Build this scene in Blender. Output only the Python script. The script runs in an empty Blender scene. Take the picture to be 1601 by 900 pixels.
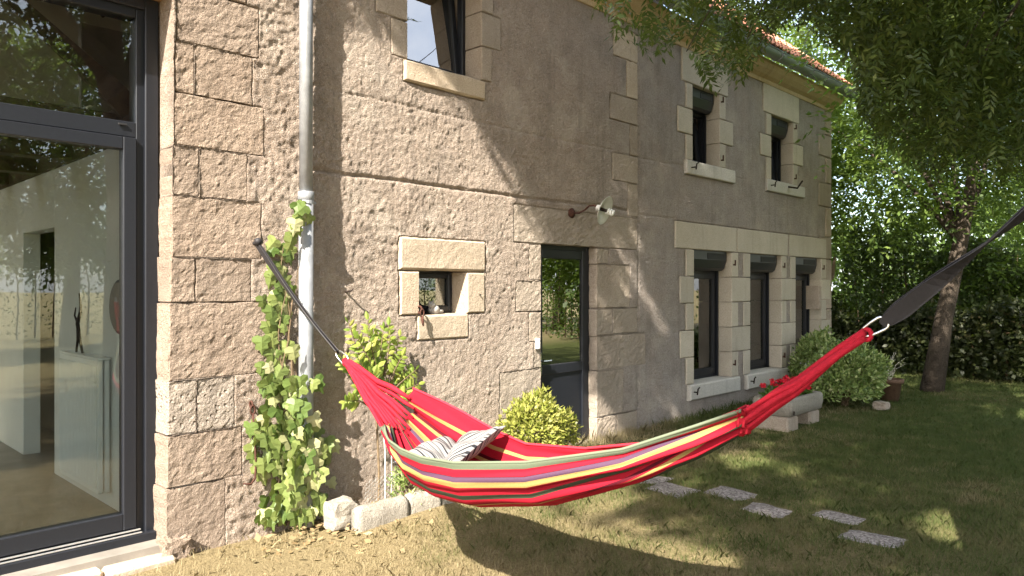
import bpy, bmesh, math, random
import numpy as np
from mathutils import Vector, Matrix
R = math.radians
random.seed(7); rng = np.random.default_rng(11)
S = bpy.context.scene
COL = S.collection

# ------------------------------------------------------------------ camera
TH = R(44); F = 1160.0; CAMP = np.array((0.0, -4.65, 1.55))
AX = np.array((math.cos(TH), math.sin(TH), 0)); RT = np.array((math.sin(TH), -math.cos(TH), 0))
cam = bpy.data.cameras.new('camera'); cam_o = bpy.data.objects.new('camera', cam); COL.objects.link(cam_o)
cam.sensor_width = 36; cam.lens = 36 * F / 1601; cam.clip_start = .05; cam.clip_end = 2000
cam_o.location = CAMP; cam_o.rotation_euler = (R(90), 0, TH - R(90))
S.camera = cam_o
# ------------------------------------------------------------------ sky, sun, exposure
SUN = np.array((2.45, 1.0, -2.4)); SUN = SUN / np.linalg.norm(SUN)      # the way the light travels
w = bpy.data.worlds.new('World'); S.world = w; w.use_nodes = True
wn = w.node_tree.nodes; wl = w.node_tree.links
sky = wn.new('ShaderNodeTexSky'); sky.sky_type = 'NISHITA'; sky.sun_disc = False
sky.sun_elevation = math.asin(-SUN[2]); sky.sun_rotation = math.atan2(-SUN[0], -SUN[1])
sky.air_density = 1.0; sky.dust_density = 2.2; sky.ozone_density = 1.0
wn['Background'].inputs[1].default_value = .15
wtc = wn.new('ShaderNodeTexCoord'); cl = wn.new('ShaderNodeTexNoise'); cl.inputs['Scale'].default_value = 2.2; cl.inputs['Detail'].default_value = 6; cl.inputs['Roughness'].default_value = .6
wl.new(wtc.outputs['Generated'], cl.inputs['Vector'])
cr = wn.new('ShaderNodeValToRGB'); cr.color_ramp.elements[0].position = .36; cr.color_ramp.elements[1].position = .62; cr.color_ramp.elements[1].color = (.75, .75, .75, 1)
wl.new(cl.outputs[0], cr.inputs[0])
wm = wn.new('ShaderNodeMix'); wm.data_type = 'RGBA'; wl.new(cr.outputs[0], wm.inputs[0]); wl.new(sky.outputs[0], wm.inputs[6]); wm.inputs[7].default_value = (4.7, 4.8, 5.0, 1)
wl.new(wm.outputs[2], wn['Background'].inputs[0])
sun = bpy.data.lights.new('sun', 'SUN'); sun.energy = 5.0; sun.angle = R(.5); sun.color = (1, .93, .82)
sun_o = bpy.data.objects.new('sun', sun); COL.objects.link(sun_o)
sun_o.rotation_euler = Vector(SUN).to_track_quat('-Z', 'Y').to_euler(); sun_o.location = (-10, -8, 14)
S.view_settings.view_transform = 'Standard'; S.view_settings.look = 'None'
S.view_settings.exposure = 1.95; S.view_settings.gamma = 1
S.render.engine = 'CYCLES'; S.cycles.max_bounces = 8; S.cycles.transparent_max_bounces = 16

# ------------------------------------------------------------------ geometry of the view
def ray(px, py):
    return AX + RT * ((px - 800.5) / F) + np.array((0, 0, (450 - py) / F))
def W(px, py, y=0.0):                     # point on a plane parallel to the facade
    d = ray(px, py); t = (y - CAMP[1]) / d[1]; p = CAMP + d * t
    return float(p[0]), float(p[2])
def WX(px, y=0.0): return W(px, 450, y)[0]
def G(px, py, z=0.0):                     # point on the ground
    d = ray(px, py); t = (z - CAMP[2]) / d[2]; p = CAMP + d * t
    return float(p[0]), float(p[1])
def PD(px, py, depth):                    # point at a distance along the view axis
    return CAMP + ray(px, py) * depth
def proj(P):
    P = np.atleast_2d(P) - CAMP
    de = P @ AX; la = P @ RT
    sd = np.where(np.abs(de) < 1e-6, 1e-6, de)
    return 800.5 + F * la / sd, 450 - F * P[:, 2] / sd, de
def gz(x, y):                             # the lawn falls a little towards the glass door
    k = np.clip((4.6 - np.asarray(x, float)) / 2.4, 0, 1); k = k * k * (3 - 2 * k)
    return -.085 * k

# ------------------------------------------------------------------ numpy noise
def _h(ix, iy, iz, s):
    n = (ix * 374761393 + iy * 668265263 + iz * 2147483647 + s * 974634777) & 0x7fffffff
    n = ((n ^ (n >> 13)) * 1274126177) & 0x7fffffff
    return ((n ^ (n >> 16)) & 0xffff) / 65535.0
def vnoise(x, y, z, s=0):
    x, y, z = np.broadcast_arrays(np.asarray(x, float), np.asarray(y, float), np.asarray(z, float))
    ix, iy, iz = (np.floor(a).astype(np.int64) for a in (x, y, z))
    fx, fy, fz = x - ix, y - iy, z - iz
    fx, fy, fz = (a * a * (3 - 2 * a) for a in (fx, fy, fz))
    r = 0
    for dx in (0, 1):
        for dy in (0, 1):
            for dz in (0, 1):
                r = r + _h(ix + dx, iy + dy, iz + dz, s) * (fx if dx else 1 - fx) * (fy if dy else 1 - fy) * (fz if dz else 1 - fz)
    return r
def fbm(x, y, z, o=4, s=0, g=.5):
    r = 0; a = 1; t = 0
    for i in range(o):
        r = r + a * vnoise(x * 2 ** i, y * 2 ** i, z * 2 ** i, s + i); t += a; a *= g
    return r / t

# ------------------------------------------------------------------ objects
def tag(o, label=None, cat=None, group=None, kind=None):
    if label: o['label'] = label
    if cat: o['category'] = cat
    if group: o['group'] = group
    if kind: o['kind'] = kind
    return o
WL = {}                                   # world place of every parent
def adopt(o, parent):
    o.parent = parent; o.matrix_parent_inverse = Matrix.Translation(-WL[parent.name])
def empty(name, loc=(0, 0, 0), parent=None):
    o = bpy.data.objects.new(name, None); COL.objects.link(o); o.location = loc; o.empty_display_size = .1
    WL[o.name] = Vector(loc)
    if parent: adopt(o, parent)
    return o
def link(name, me, mat, parent=None):
    o = bpy.data.objects.new(name, me); COL.objects.link(o); WL[o.name] = Vector((0, 0, 0))
    if mat and not me.materials: me.materials.append(mat)
    if parent: adopt(o, parent)
    return o
def mesh(name, v, f, mat, parent=None, smooth=False, attrs=None):
    me = bpy.data.meshes.new(name)
    if isinstance(f, np.ndarray):
        v = np.asarray(v, np.float32); n = f.shape[1]
        me.vertices.add(len(v)); me.vertices.foreach_set('co', v.ravel())
        me.loops.add(f.size); me.loops.foreach_set('vertex_index', f.astype(np.int32).ravel())
        me.polygons.add(len(f)); me.polygons.foreach_set('loop_start', np.arange(0, f.size, n, dtype=np.int32))
        me.update(calc_edges=True)
    else:
        me.from_pydata([tuple(map(float, p)) for p in v], [], f)
    if smooth: me.polygons.foreach_set('use_smooth', np.ones(len(me.polygons), bool))
    for k, a in (attrs or {}).items():
        a = np.asarray(a, np.float32)
        if a.ndim == 1:
            at = me.attributes.new(k, 'FLOAT', 'POINT'); at.data.foreach_set('value', a)
        else:
            at = me.attributes.new(k, 'FLOAT_COLOR', 'POINT')
            at.data.foreach_set('color', np.c_[a, np.ones(len(a))].astype(np.float32).ravel())
    me.update()
    return link(name, me, mat, parent)
class MB:
    def __init__(s): s.v = []; s.f = []
    def add(s, v, f):
        b = len(s.v); s.v += [tuple(map(float, p)) for p in v]; s.f += [tuple(b + i for i in q) for q in f]; return s
    def box(s, x0, x1, y0, y1, z0, z1, c=.004):
        c = min(c, (x1 - x0) * .3, (y1 - y0) * .3, (z1 - z0) * .3)
        v = []
        for z, k in ((z0, 1), (z0 + c, 0), (z1 - c, 0), (z1, 1)):
            e = c * k
            v += [(x0 + e + c * (1 - k), y0 + e, z), (x1 - e - c * (1 - k), y0 + e, z), (x1 - e, y0 + e + c * (1 - k), z), (x1 - e, y1 - e - c * (1 - k), z),
                  (x1 - e - c * (1 - k), y1 - e, z), (x0 + e + c * (1 - k), y1 - e, z), (x0 + e, y1 - e - c * (1 - k), z), (x0 + e, y0 + e + c * (1 - k), z)]
        f = [tuple(range(7, -1, -1)), tuple(range(24, 32))]
        for r in range(3):
            for i in range(8):
                j = (i + 1) % 8; f.append((r * 8 + i, r * 8 + j, r * 8 + 8 + j, r * 8 + 8 + i))
        return s.add(v, f)
    def tube(s, pts, rad, n=8, caps=True):
        pts = [np.array(p, float) for p in pts]; m = len(pts)
        rad = rad if hasattr(rad, '__len__') else [rad] * m
        up = None; v = []
        for i, p in enumerate(pts):
            t = pts[min(i + 1, m - 1)] - pts[max(i - 1, 0)]; t = t / (np.linalg.norm(t) + 1e-9)
            if up is None: up = np.array((0, 0, 1.)) if abs(t[2]) < .9 else np.array((1., 0, 0))
            a = up - t * (up @ t); a /= np.linalg.norm(a) + 1e-9; b = np.cross(t, a); up = a
            for k in range(n):
                q = 2 * math.pi * k / n; v.append(p + (a * math.cos(q) + b * math.sin(q)) * rad[i])
        f = [(i * n + k, i * n + (k + 1) % n, (i + 1) * n + (k + 1) % n, (i + 1) * n + k) for i in range(m - 1) for k in range(n)]
        if caps: f += [tuple(range(n - 1, -1, -1)), tuple(range((m - 1) * n, m * n))]
        return s.add(v, f)
    def lathe(s, prof, org=(0, 0, 0), axis=(0, 0, 1), n=20):
        a = Vector(axis).normalized(); x = a.orthogonal().normalized(); y = a.cross(x); o = Vector(org)
        v = [o + a * h + (x * math.cos(6.28319 * k / n) + y * math.sin(6.28319 * k / n)) * r for r, h in prof for k in range(n)]
        f = [(i * n + k, i * n + (k + 1) % n, (i + 1) * n + (k + 1) % n, (i + 1) * n + k) for i in range(len(prof) - 1) for k in range(n)]
        return s.add(v, f)
    def build(s, name, mat, parent=None, smooth=False):
        return mesh(name, s.v, s.f, mat, parent, smooth)

# ------------------------------------------------------------------ materials
class NT:
    def __init__(s, name):
        s.m = bpy.data.materials.new(name); s.m.use_nodes = True; s.t = s.m.node_tree; s.n = s.t.nodes
        s.b = s.n['Principled BSDF']; s.out = s.n['Material Output']
        s.geo = s.n.new('ShaderNodeNewGeometry')
    def set(s, sock, v):
        if hasattr(v, 'links') or hasattr(v, 'is_linked'): s.t.links.new(v, sock)
        else: sock.default_value = (*v, 1) if isinstance(v, tuple) and len(v) == 3 and sock.type == 'RGBA' else v
    def noise(s, scale, detail=4, rough=.6, vec=None, out=0):
        n = s.n.new('ShaderNodeTexNoise'); n.inputs['Scale'].default_value = scale; n.inputs['Detail'].default_value = detail
        n.inputs['Roughness'].default_value = rough; s.t.links.new(vec or s.geo.outputs['Position'], n.inputs['Vector']); return n.outputs[out]
    def voro(s, scale, vec=None, out='Distance'):
        n = s.n.new('ShaderNodeTexVoronoi'); n.inputs['Scale'].default_value = scale
        s.t.links.new(vec or s.geo.outputs['Position'], n.inputs['Vector']); return n.outputs[out]
    def ramp(s, fac, stops, interp='LINEAR'):
        r = s.n.new('ShaderNodeValToRGB'); r.color_ramp.interpolation = interp; e = r.color_ramp.elements
        while len(e) < len(stops): e.new(.5)
        for i, (p, c) in enumerate(stops):
            e[i].position = p; e[i].color = (*c, 1) if isinstance(c, tuple) else (c, c, c, 1)
        s.set(r.inputs[0], fac); return r.outputs[0]
    def mix(s, fac, a, b, mode='MIX'):
        m = s.n.new('ShaderNodeMix'); m.data_type = 'RGBA'; m.blend_type = mode
        s.set(m.inputs[0], fac); s.set(m.inputs[6], a); s.set(m.inputs[7], b); return m.outputs[2]
    def math(s, op, a, b=0.0, c=0.0):
        m = s.n.new('ShaderNodeMath'); m.operation = op
        for i, q in enumerate((a, b, c)): s.set(m.inputs[i], q)
        return m.outputs[0]
    def rand(s): return s.n.new('ShaderNodeObjectInfo').outputs['Random']
    def attr(s, k, o='Fac'):
        a = s.n.new('ShaderNodeAttribute'); a.attribute_name = k; return a.outputs[o]
    def sep(s, i):
        q = s.n.new('ShaderNodeSeparateXYZ'); s.t.links.new(s.geo.outputs['Position'], q.inputs[0]); return q.outputs[i]
    def bump(s, h, dist, strength=1.0):
        b = s.n.new('ShaderNodeBump'); b.inputs['Distance'].default_value = dist; b.inputs['Strength'].default_value = strength
        s.t.links.new(h, b.inputs['Height']); s.t.links.new(b.outputs[0], s.b.inputs['Normal'])
    def fin(s, col, rough=.85, spec=.3, metal=0.0):
        s.set(s.b.inputs['Base Color'], col); s.set(s.b.inputs['Roughness'], rough)
        s.b.inputs['Specular IOR Level'].default_value = spec; s.b.inputs['Metallic'].default_value = metal; return s.m

def m_plain(name, c, rough=.5, spec=.5, metal=0., var=.12, nscale=25, bump=0.):
    t = NT(name); n = t.noise(nscale, 5, .65)
    col = t.mix(t.ramp(n, [(.3, 0.), (.7, 1.)]), tuple(q * (1 - var) for q in c), tuple(min(1, q * (1 + var)) for q in c))
    if bump: t.bump(t.noise(nscale * 4, 4, .7), bump)
    return t.fin(col, rough, spec, metal)

def m_roughcast():
    t = NT('roughcast_render')
    x = t.math('ADD', t.sep(0), t.math('MULTIPLY', t.math('SUBTRACT', t.noise(1.2, 4), .5), .35))
    n1 = t.noise(.9, 5, .6); n2 = t.noise(6, 6, .65); n3 = t.noise(38, 5, .7); n4 = t.noise(120, 3, .7)
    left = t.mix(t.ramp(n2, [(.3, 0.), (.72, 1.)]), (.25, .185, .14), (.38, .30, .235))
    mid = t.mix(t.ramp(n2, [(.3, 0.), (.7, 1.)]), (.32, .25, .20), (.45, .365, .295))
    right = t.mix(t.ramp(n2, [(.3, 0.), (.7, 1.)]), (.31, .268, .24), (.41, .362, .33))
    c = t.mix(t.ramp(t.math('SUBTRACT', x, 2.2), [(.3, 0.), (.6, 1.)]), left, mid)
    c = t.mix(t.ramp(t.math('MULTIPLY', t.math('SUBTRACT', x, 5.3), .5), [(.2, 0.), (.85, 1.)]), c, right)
    c = t.mix(t.ramp(n1, [(.35, 0.), (.75, .4)]), c, (.26, .20, .155))
    pinkish = t.noise(2.3, 4, .6)
    c = t.mix(t.ramp(pinkish, [(.52, 0.), (.75, .45)]), c, (.50, .375, .30))
    c = t.mix(t.ramp(t.noise(13, 6, .75), [(.62, 0.), (.7, .55)]), c, (.66, .57, .45))
    c = t.mix(t.ramp(n3, [(.32, .6), (.5, 0.)]), c, (.16, .125, .10))
    c = t.mix(t.ramp(n4, [(.52, 0.), (.64, .6)]), c, (.56, .50, .435))
    c = t.mix(t.ramp(t.noise(70, 3, .7), [(.56, 0.), (.68, .5)]), c, (.60, .52, .44))
    c = t.mix(t.ramp(t.noise(3.1, 7, .72), [(.5, 0.), (.62, .32)]), c, (.22, .185, .16))
    vm = t.n.new('ShaderNodeVectorMath'); vm.operation = 'MULTIPLY'; vm.inputs[1].default_value = (7.0, 1.0, .55); t.t.links.new(t.geo.outputs['Position'], vm.inputs[0])
    c = t.mix(t.ramp(t.noise(1.0, 5, .6, vm.outputs[0]), [(.52, 0.), (.68, .38)]), c, (.19, .16, .135))
    c = t.mix(t.ramp(t.noise(1.7, 6, .7), [(.52, 0.), (.66, .42)]), c, (.56, .485, .405))
    h = t.math('ADD', t.math('MULTIPLY', n3, 1.0), t.math('MULTIPLY', n4, .45))
    h = t.math('ADD', h, t.math('MULTIPLY', t.noise(70, 4, .7), .8))
    t.bump(h, .022, 1.0)
    return t.fin(c, .95, .15)
def m_stone(name, a, b, c, bump=.006, pits=False, scale=1.0):
    t = NT(name); r = t.rand()
    n1 = t.noise(2.5 * scale, 5, .6); n2 = t.noise(22 * scale, 6, .7); n3 = t.noise(95, 4, .7)
    col = t.mix(t.ramp(n1, [(.3, 0.), (.7, 1.)]), a, b)
    col = t.mix(t.ramp(n2, [(.55, 0.), (.75, .55)]), col, c)
    col = t.mix(t.ramp(n3, [(.32, .5), (.5, 0.)]), col, tuple(q * .45 for q in a))
    col = t.mix(t.ramp(n3, [(.52, 0.), (.66, .45)]), col, tuple(min(1, q * 1.15) for q in c))
    col = t.mix(t.math('MULTIPLY', r, .42), col, tuple(q * k for q, k in zip(b, (.58, .60, .63))))
    vm = t.n.new('ShaderNodeVectorMath'); vm.operation = 'MULTIPLY'; vm.inputs[1].default_value = (9.0, 1.0, .8); t.t.links.new(t.geo.outputs['Position'], vm.inputs[0])
    col = t.mix(t.ramp(t.noise(1.0, 5, .65, vm.outputs[0]), [(.54, 0.), (.72, .3)]), col, tuple(q * .45 for q in a))
    h = t.math('ADD', n2, t.math('MULTIPLY', n3, .5))
    if pits:
        p = t.ramp(t.math('ADD', t.voro(24), t.math('MULTIPLY', n2, .25)), [(.2, 0.), (.42, 1.)])
        h = t.math('ADD', t.math('MULTIPLY', p, 1.2), h)
    t.bump(h, bump, 1.0)
    return t.fin(col, .92, .18)
def m_glass(name='window_glass', base=0.0):
    t = NT(name); t.n.remove(t.b)
    fr = t.n.new('ShaderNodeFresnel'); fr.inputs[0].default_value = 1.45
    tr = t.n.new('ShaderNodeBsdfTransparent'); tr.inputs[0].default_value = (.9, .94, .92, 1)
    gl = t.n.new('ShaderNodeBsdfGlossy'); gl.inputs['Roughness'].default_value = .004
    bp = t.n.new('ShaderNodeBump'); bp.inputs['Distance'].default_value = .0012; bp.inputs['Strength'].default_value = .5
    t.t.links.new(t.noise(2.2, 1), bp.inputs['Height']); t.t.links.new(bp.outputs[0], gl.inputs['Normal'])
    mx = t.n.new('ShaderNodeMixShader')
    t.t.links.new(t.math('MINIMUM', t.math('MULTIPLY_ADD', fr.outputs[0], 2.7, base), 1.0), mx.inputs[0])
    t.t.links.new(tr.outputs[0], mx.inputs[1]); t.t.links.new(gl.outputs[0], mx.inputs[2]); t.t.links.new(mx.outputs[0], t.out.inputs[0])
    return t.m
def m_leaf(name, a, b, c=None, trans=.35, rough=.45, use_attr=True):
    t = NT(name)
    f = t.attr('tint') if use_attr else t.rand()
    stops = [(0., a), (1., b)] if c is None else [(0., a), (.7, b), (1., c)]
    col = t.ramp(f, stops)
    t.fin(col, rough, .35)
    tl = t.n.new('ShaderNodeBsdfTranslucent'); t.t.links.new(t.mix(.5, col, (.30, .42, .05), 'MIX'), tl.inputs[0])
    mx = t.n.new('ShaderNodeMixShader'); mx.inputs[0].default_value = trans
    t.t.links.new(t.b.outputs[0], mx.inputs[1]); t.t.links.new(tl.outputs[0], mx.inputs[2]); t.t.links.new(mx.outputs[0], t.out.inputs[0])
    return t.m

M = {}
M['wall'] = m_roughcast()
M['ashlar'] = m_stone('weathered_ashlar', (.27, .20, .15), (.40, .31, .24), (.47, .39, .305), .03)
M['ashlar_pitted'] = m_stone('pitted_ashlar', (.40, .33, .27), (.52, .44, .36), (.58, .52, .44), .05, True)
M['cream'] = m_stone('cream_limestone', (.45, .39, .305), (.55, .485, .39), (.60, .54, .445), .004)
M['sill'] = m_stone('pale_limestone', (.50, .465, .41), (.60, .56, .50), (.64, .61, .55), .005)
M['jamb'] = m_stone('buff_limestone', (.44, .345, .25), (.54, .44, .33), (.58, .50, .39), .010)
M['doorstone'] = m_stone('door_jamb_stone', (.33, .265, .21), (.45, .375, .30), (.53, .46, .37), .018)
M['cornice'] = m_stone('ochre_cornice_stone', (.50, .36, .20), (.60, .45, .27), (.64, .52, .36), .005)
M['anthracite'] = m_plain('anthracite_frame', (.011, .0125, .017), .42, .4, 0, .1, 40)
M['steel'] = m_plain('bright_rail', (.7, .7, .7), .3, .5, .8)
M['rubber'] = m_plain('black_gasket', (.012, .012, .013), .6)
M['shutter'] = m_plain('shutter_box_dark', (.018, .02, .024), .35, .5)
M['glass'] = m_glass(); M['coated'] = m_glass('solar_control_glass', .30)
M['zinc'] = m_plain('zinc_pipe', (.30, .31, .325), .5, .5, .4, .25, 9)
M['zinc_dark'] = m_plain('zinc_gutter', (.33, .36, .39), .45, .5, .7, .15, 10)
M['rust'] = m_plain('rusty_iron', (.075, .032, .022), .8, .3, .3, .4, 60, .001)
M['dark_iron'] = m_plain('dark_iron', (.04, .028, .022), .7, .3, .4, .3, 60)
M['white_plastic'] = m_plain('white_plastic', (.78, .78, .75), .35, .5)
M['enamel'] = m_plain('grey_white_enamel', (.62, .62, .58), .3, .5, 0, .08, 20)
M['tile'] = m_stone('clay_roof_tile', (.50, .20, .12), (.62, .30, .19), (.62, .42, .32), .003)
M['wood_dark'] = m_plain('dark_oak', (.075, .042, .026), .7, .3, 0, .35, 9)
M['wood_lintel'] = m_plain('oak_lintel', (.34, .19, .09), .75, .3, 0, .3, 9)
M['plaster'] = m_plain('white_plaster', (.75, .74, .70), .85, .2, 0, .03, 5)
M['plaster_beige'] = m_plain('beige_plaster', (.62, .56, .46), .85, .2, 0, .06, 4)
M['concrete_floor'] = m_plain('waxed_concrete_floor', (.22, .20, .175), .4, .4, 0, .3, 3)
M['inner_dark'] = m_plain('dim_inner_wall', (.32, .29, .26), .9, .2, 0, .08, 4)
M['radiator'] = m_plain('white_radiator_enamel', (.82, .82, .80), .3, .5, 0, .03, 10)
M['curtain'] = m_plain('white_curtain', (.78, .76, .72), .9, .1, 0, .05, 30)
M['terracotta'] = m_plain('terracotta', (.15, .09, .06), .85, .2, 0, .25, 18, .002)
M['soil'] = m_plain('dark_soil', (.06, .045, .03), .95, .1, 0, .4, 30, .01)
M['trough'] = m_stone('old_trough_stone', (.28, .245, .20), (.38, .345, .285), (.45, .41, .35), .018)
M['bark'] = m_stone('tree_bark', (.055, .042, .032), (.115, .088, .066), (.17, .14, .105), .035, False, 1.6)
M['stump'] = m_stone('flaking_bark', (.16, .115, .08), (.30, .22, .15), (.38, .31, .22), .03)
M['stem'] = m_plain('brown_stem', (.14, .10, .06), .85, .2, 0, .3, 40)
M['strap'] = m_plain('black_webbing', (.022, .020, .022), .6, .4, 0, .2, 90, .001)
M['red_cord'] = m_plain('red_cotton_cord', (.38, .012, .026), .85, .2, 0, .22, 70, .002)
M['chrome'] = m_plain('steel_carabiner', (.72, .72, .70), .25, .5, 1.)
M['string'] = m_plain('pale_string', (.62, .58, .48), .9)
M['wire'] = m_plain('galvanised_wire', (.42, .41, .38), .5, .5, .6)
M['grey_figure'] = m_plain('grey_figure', (.36, .34, .32), .8, .2)
M['ivy'] = m_leaf('ivy_leaf', (.08, .13, .03), (.22, .26, .08), (.46, .44, .24), .22, .42, False)
M['rose_leaf'] = m_leaf('climber_leaf', (.13, .20, .03), (.30, .36, .07), (.40, .40, .10), .35, .45, False)
M['gold'] = m_leaf('golden_leaf', (.15, .185, .028), (.34, .335, .08), (.47, .43, .16), .3, .4)
M['varieg'] = m_leaf('variegated_leaf', (.07, .13, .03), (.26, .33, .10), (.52, .54, .26), .2, .4)
M['crown'] = m_leaf('tree_leaf', (.022, .042, .010), (.06, .085, .018), (.11, .13, .03), .26, .5)
M['crown_bg'] = m_leaf('background_leaf', (.045, .085, .018), (.12, .185, .035), (.21, .28, .065), .42, .5)
M['hedge'] = m_leaf('hedge_leaf', (.014, .022, .007), (.045, .052, .016), (.085, .052, .03), .25, .5)
M['petal'] = m_plain('red_petal', (.55, .012, .03), .6, .3, 0, .3, 80)
M['pink_petal'] = m_plain('pink_petal', (.75, .05, .2), .6, .3, 0, .2, 80)
M['geranium_leaf'] = m_leaf('geranium_leaf', (.05, .11, .02), (.13, .22, .05), None, .25, .5)
M['litter'] = m_leaf('dry_leaf', (.20, .13, .06), (.40, .30, .17), None, .2, .8)
def m_lawn():
    t = NT('lawn_soil_and_thatch'); n = t.noise(1.1, 5, .6); n2 = t.noise(60, 5, .75)
    c = t.mix(t.ramp(n2, [(.3, 0.), (.7, 1.)]), (.16, .12, .062), (.36, .29, .16))
    x = t.math('ADD', t.sep(0), t.math('MULTIPLY', t.math('SUBTRACT', n, .5), 2.6))
    g = t.mix(t.ramp(n2, [(.35, 0.), (.7, 1.)]), (.055, .075, .022), (.14, .145, .05))
    c = t.mix(t.ramp(t.math('MULTIPLY', t.math('SUBTRACT', x, 3.0), .25), [(.1, 0.), (.9, 1.)]), c, g)
    y = t.math('MULTIPLY', t.math('ADD', t.sep(1), 8.0), -.3)
    c = t.mix(t.ramp(y, [(.1, 0.), (.9, .85)]), c, (.34, .28, .15))
    t.bump(n2, .03); return t.fin(c, .95, .1)
M['lawn'] = m_lawn()
def m_grass():
    t = NT('grass_blades'); c = t.ramp(t.attr('tint'), [(0., (.085, .125, .034)), (.4, (.145, .165, .055)), (.68, (.26, .225, .11)), (1., (.42, .345, .205))])
    t.fin(c, .6, .25)
    tl = t.n.new('ShaderNodeBsdfTranslucent'); t.t.links.new(c, tl.inputs[0]); mx = t.n.new('ShaderNodeMixShader'); mx.inputs[0].default_value = .5
    t.t.links.new(t.b.outputs[0], mx.inputs[1]); t.t.links.new(tl.outputs[0], mx.inputs[2]); t.t.links.new(mx.outputs[0], t.out.inputs[0]); return t.m
M['grass'] = m_grass()
def m_slab():
    t = NT('exposed_aggregate'); v = t.voro(75, out='Color'); n = t.noise(6, 4)
    c = t.mix(.75, (.26, .23, .215), t.mix(t.ramp(v, [(.2, 0.), (.8, 1.)]), (.11, .09, .085), (.44, .40, .375)))
    c = t.mix(t.ramp(n, [(.45, 0.), (.8, .4)]), c, (.20, .18, .14))
    t.bump(t.voro(75), .006); return t.fin(c, .9, .2)
M['slab'] = m_slab()
def m_fabric():
    t = NT('striped_hammock_cotton'); red = (.40, .012, .028); dk = (.10, .008, .016); ye = (.44, .295, .10); gr = (.12, .15, .095); pu = (.10, .055, .095); dg = (.045, .065, .038)
    # from the near rim across the bottom to the far rim
    st = [(0., gr), (.022, red), (.058, dk), (.062, pu), (.083, ye), (.12, red), (.185, dg), (.225, red), (.275, dk), (.29, red), (.30, ye), (.316, red), (.43, dk), (.445, red),
          (.52, dg), (.56, red), (.61, ye), (.64, red), (.69, pu), (.725, ye), (.77, red), (.83, ye), (.85, dk), (.87, red), (.915, ye), (.935, red)]
    c = t.ramp(t.attr('v'), st, 'CONSTANT'); n = t.noise(160, 3, .7)
    c = t.mix(t.ramp(n, [(.3, .18), (.6, 0.)]), c, (.12, .02, .03)); t.bump(n, .0015)
    t.fin(c, .85, .15)
    tl = t.n.new('ShaderNodeBsdfTranslucent'); t.t.links.new(c, tl.inputs[0]); mx = t.n.new('ShaderNodeMixShader'); mx.inputs[0].default_value = .22
    t.t.links.new(t.b.outputs[0], mx.inputs[1]); t.t.links.new(tl.outputs[0], mx.inputs[2]); t.t.links.new(mx.outputs[0], t.out.inputs[0]); return t.m
M['fabric'] = m_fabric()
def m_cushion():
    t = NT('striped_cushion_cotton'); u = t.attr('u'); cb = t.n.new('ShaderNodeTexNoise'); cb.noise_dimensions = '1D'; cb.inputs['Scale'].default_value = 15; cb.inputs['Detail'].default_value = 2.0
    t.t.links.new(u, cb.inputs['W'])
    c = t.ramp(cb.outputs[0], [(.0, (.02, .02, .024)), (.45, (.03, .03, .034)), (.475, (.25, .24, .23)), (.53, (.30, .29, .28)), (.55, (.05, .05, .053)), (.575, (.24, .235, .23))])
    t.bump(t.noise(180, 3), .001); return t.fin(c, .9, .15)
M['cushion'] = m_cushion()

# ================================================================== SETTING: ground
def ground():
    xs = np.unique(np.r_[np.linspace(-300, -8, 14), np.linspace(-8, 22, 121), np.linspace(22, 400, 16)])
    ys = np.unique(np.r_[np.linspace(-300, -14, 14), np.linspace(-14, 8, 89), np.linspace(8, 400, 16)])
    X, Y = np.meshgrid(xs, ys); Z = gz(X, Y) + (fbm(X * .8, Y * .8, 0, 3, 5) - .5) * .03 * (np.abs(X) < 30)
    Z = np.where((Y > -.3), Z - .02, Z)
    n = len(xs); i = np.arange(len(ys) - 1)[:, None] * n + np.arange(n - 1)[None]
    f = np.stack([i, i + 1, i + n + 1, i + n], -1).reshape(-1, 4)
    tag(mesh('lawn', np.c_[X.ravel(), Y.ravel(), Z.ravel()], f, M['lawn'], None, True), kind='structure')
ground()

# ================================================================== HOUSE
house = empty('stone_house', (5, 0, 0))
tag(house, 'old two-storey rendered stone farmhouse with anthracite windows', 'house')
RV = .22                                  # how far frames sit behind the face
XE = WX(1299)                             # right corner of the house
ZT = 4.40                                 # underside of the cornice
XC = WX(998)                              # straight joint between the two builds
# openings: x0, x1, z0, z1
def opening(pl, pr, pt, pb, pref):        # left/right edge pixels, top and bottom pixels read at column pref
    return [WX(pl), WX(pr), W(pref, pb)[1], W(pref, pt)[1]]
OP = {
 'big':   [-.95, WX(262), -.03, 3.33],
 'small': opening(655, 729, 424, 491, 690),
 'door':  [WX(846), WX(933), -.02, W(885, 384)[1]],
 'uw0':   [WX(637), WX(752), W(640, 94)[1], 4.24],
 'uw1':   opening(1082, 1124, 130, 249, 1083),
 'uw2':   opening(1205, 1239, 180, 283, 1206),
 'lw1':   opening(1084, 1143, 388, 598, 1085),
 'lw2':   opening(1172, 1221, 396, 584, 1173),
 'lw3':   opening(1243, 1283, 403, 572, 1244)}
zt = np.mean([OP['lw%d' % i][3] for i in (1, 2, 3)]); zb = np.mean([OP['lw%d' % i][2] for i in (1, 2, 3)])
for i in (1, 2, 3): OP['lw%d' % i][2] = zb; OP['lw%d' % i][3] = zt
a = (OP['uw1'][2] + OP['uw2'][2]) / 2; b = (OP['uw1'][3] + OP['uw2'][3]) / 2
for k in ('uw1', 'uw2'): OP[k][2] = a; OP[k][3] = b
STONES = []                               # name, x0,x1,z0,z1, front, back, material, amp, cell
def st(x0, x1, z0, z1, mat, yf=-.012, yb=.10, amp=.002, cell=.25, ch=.008, jit=.003, name='stone_block'):
    STONES.append((name, x0, x1, z0, z1, yf, yb, mat, amp, cell, ch, jit))

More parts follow.
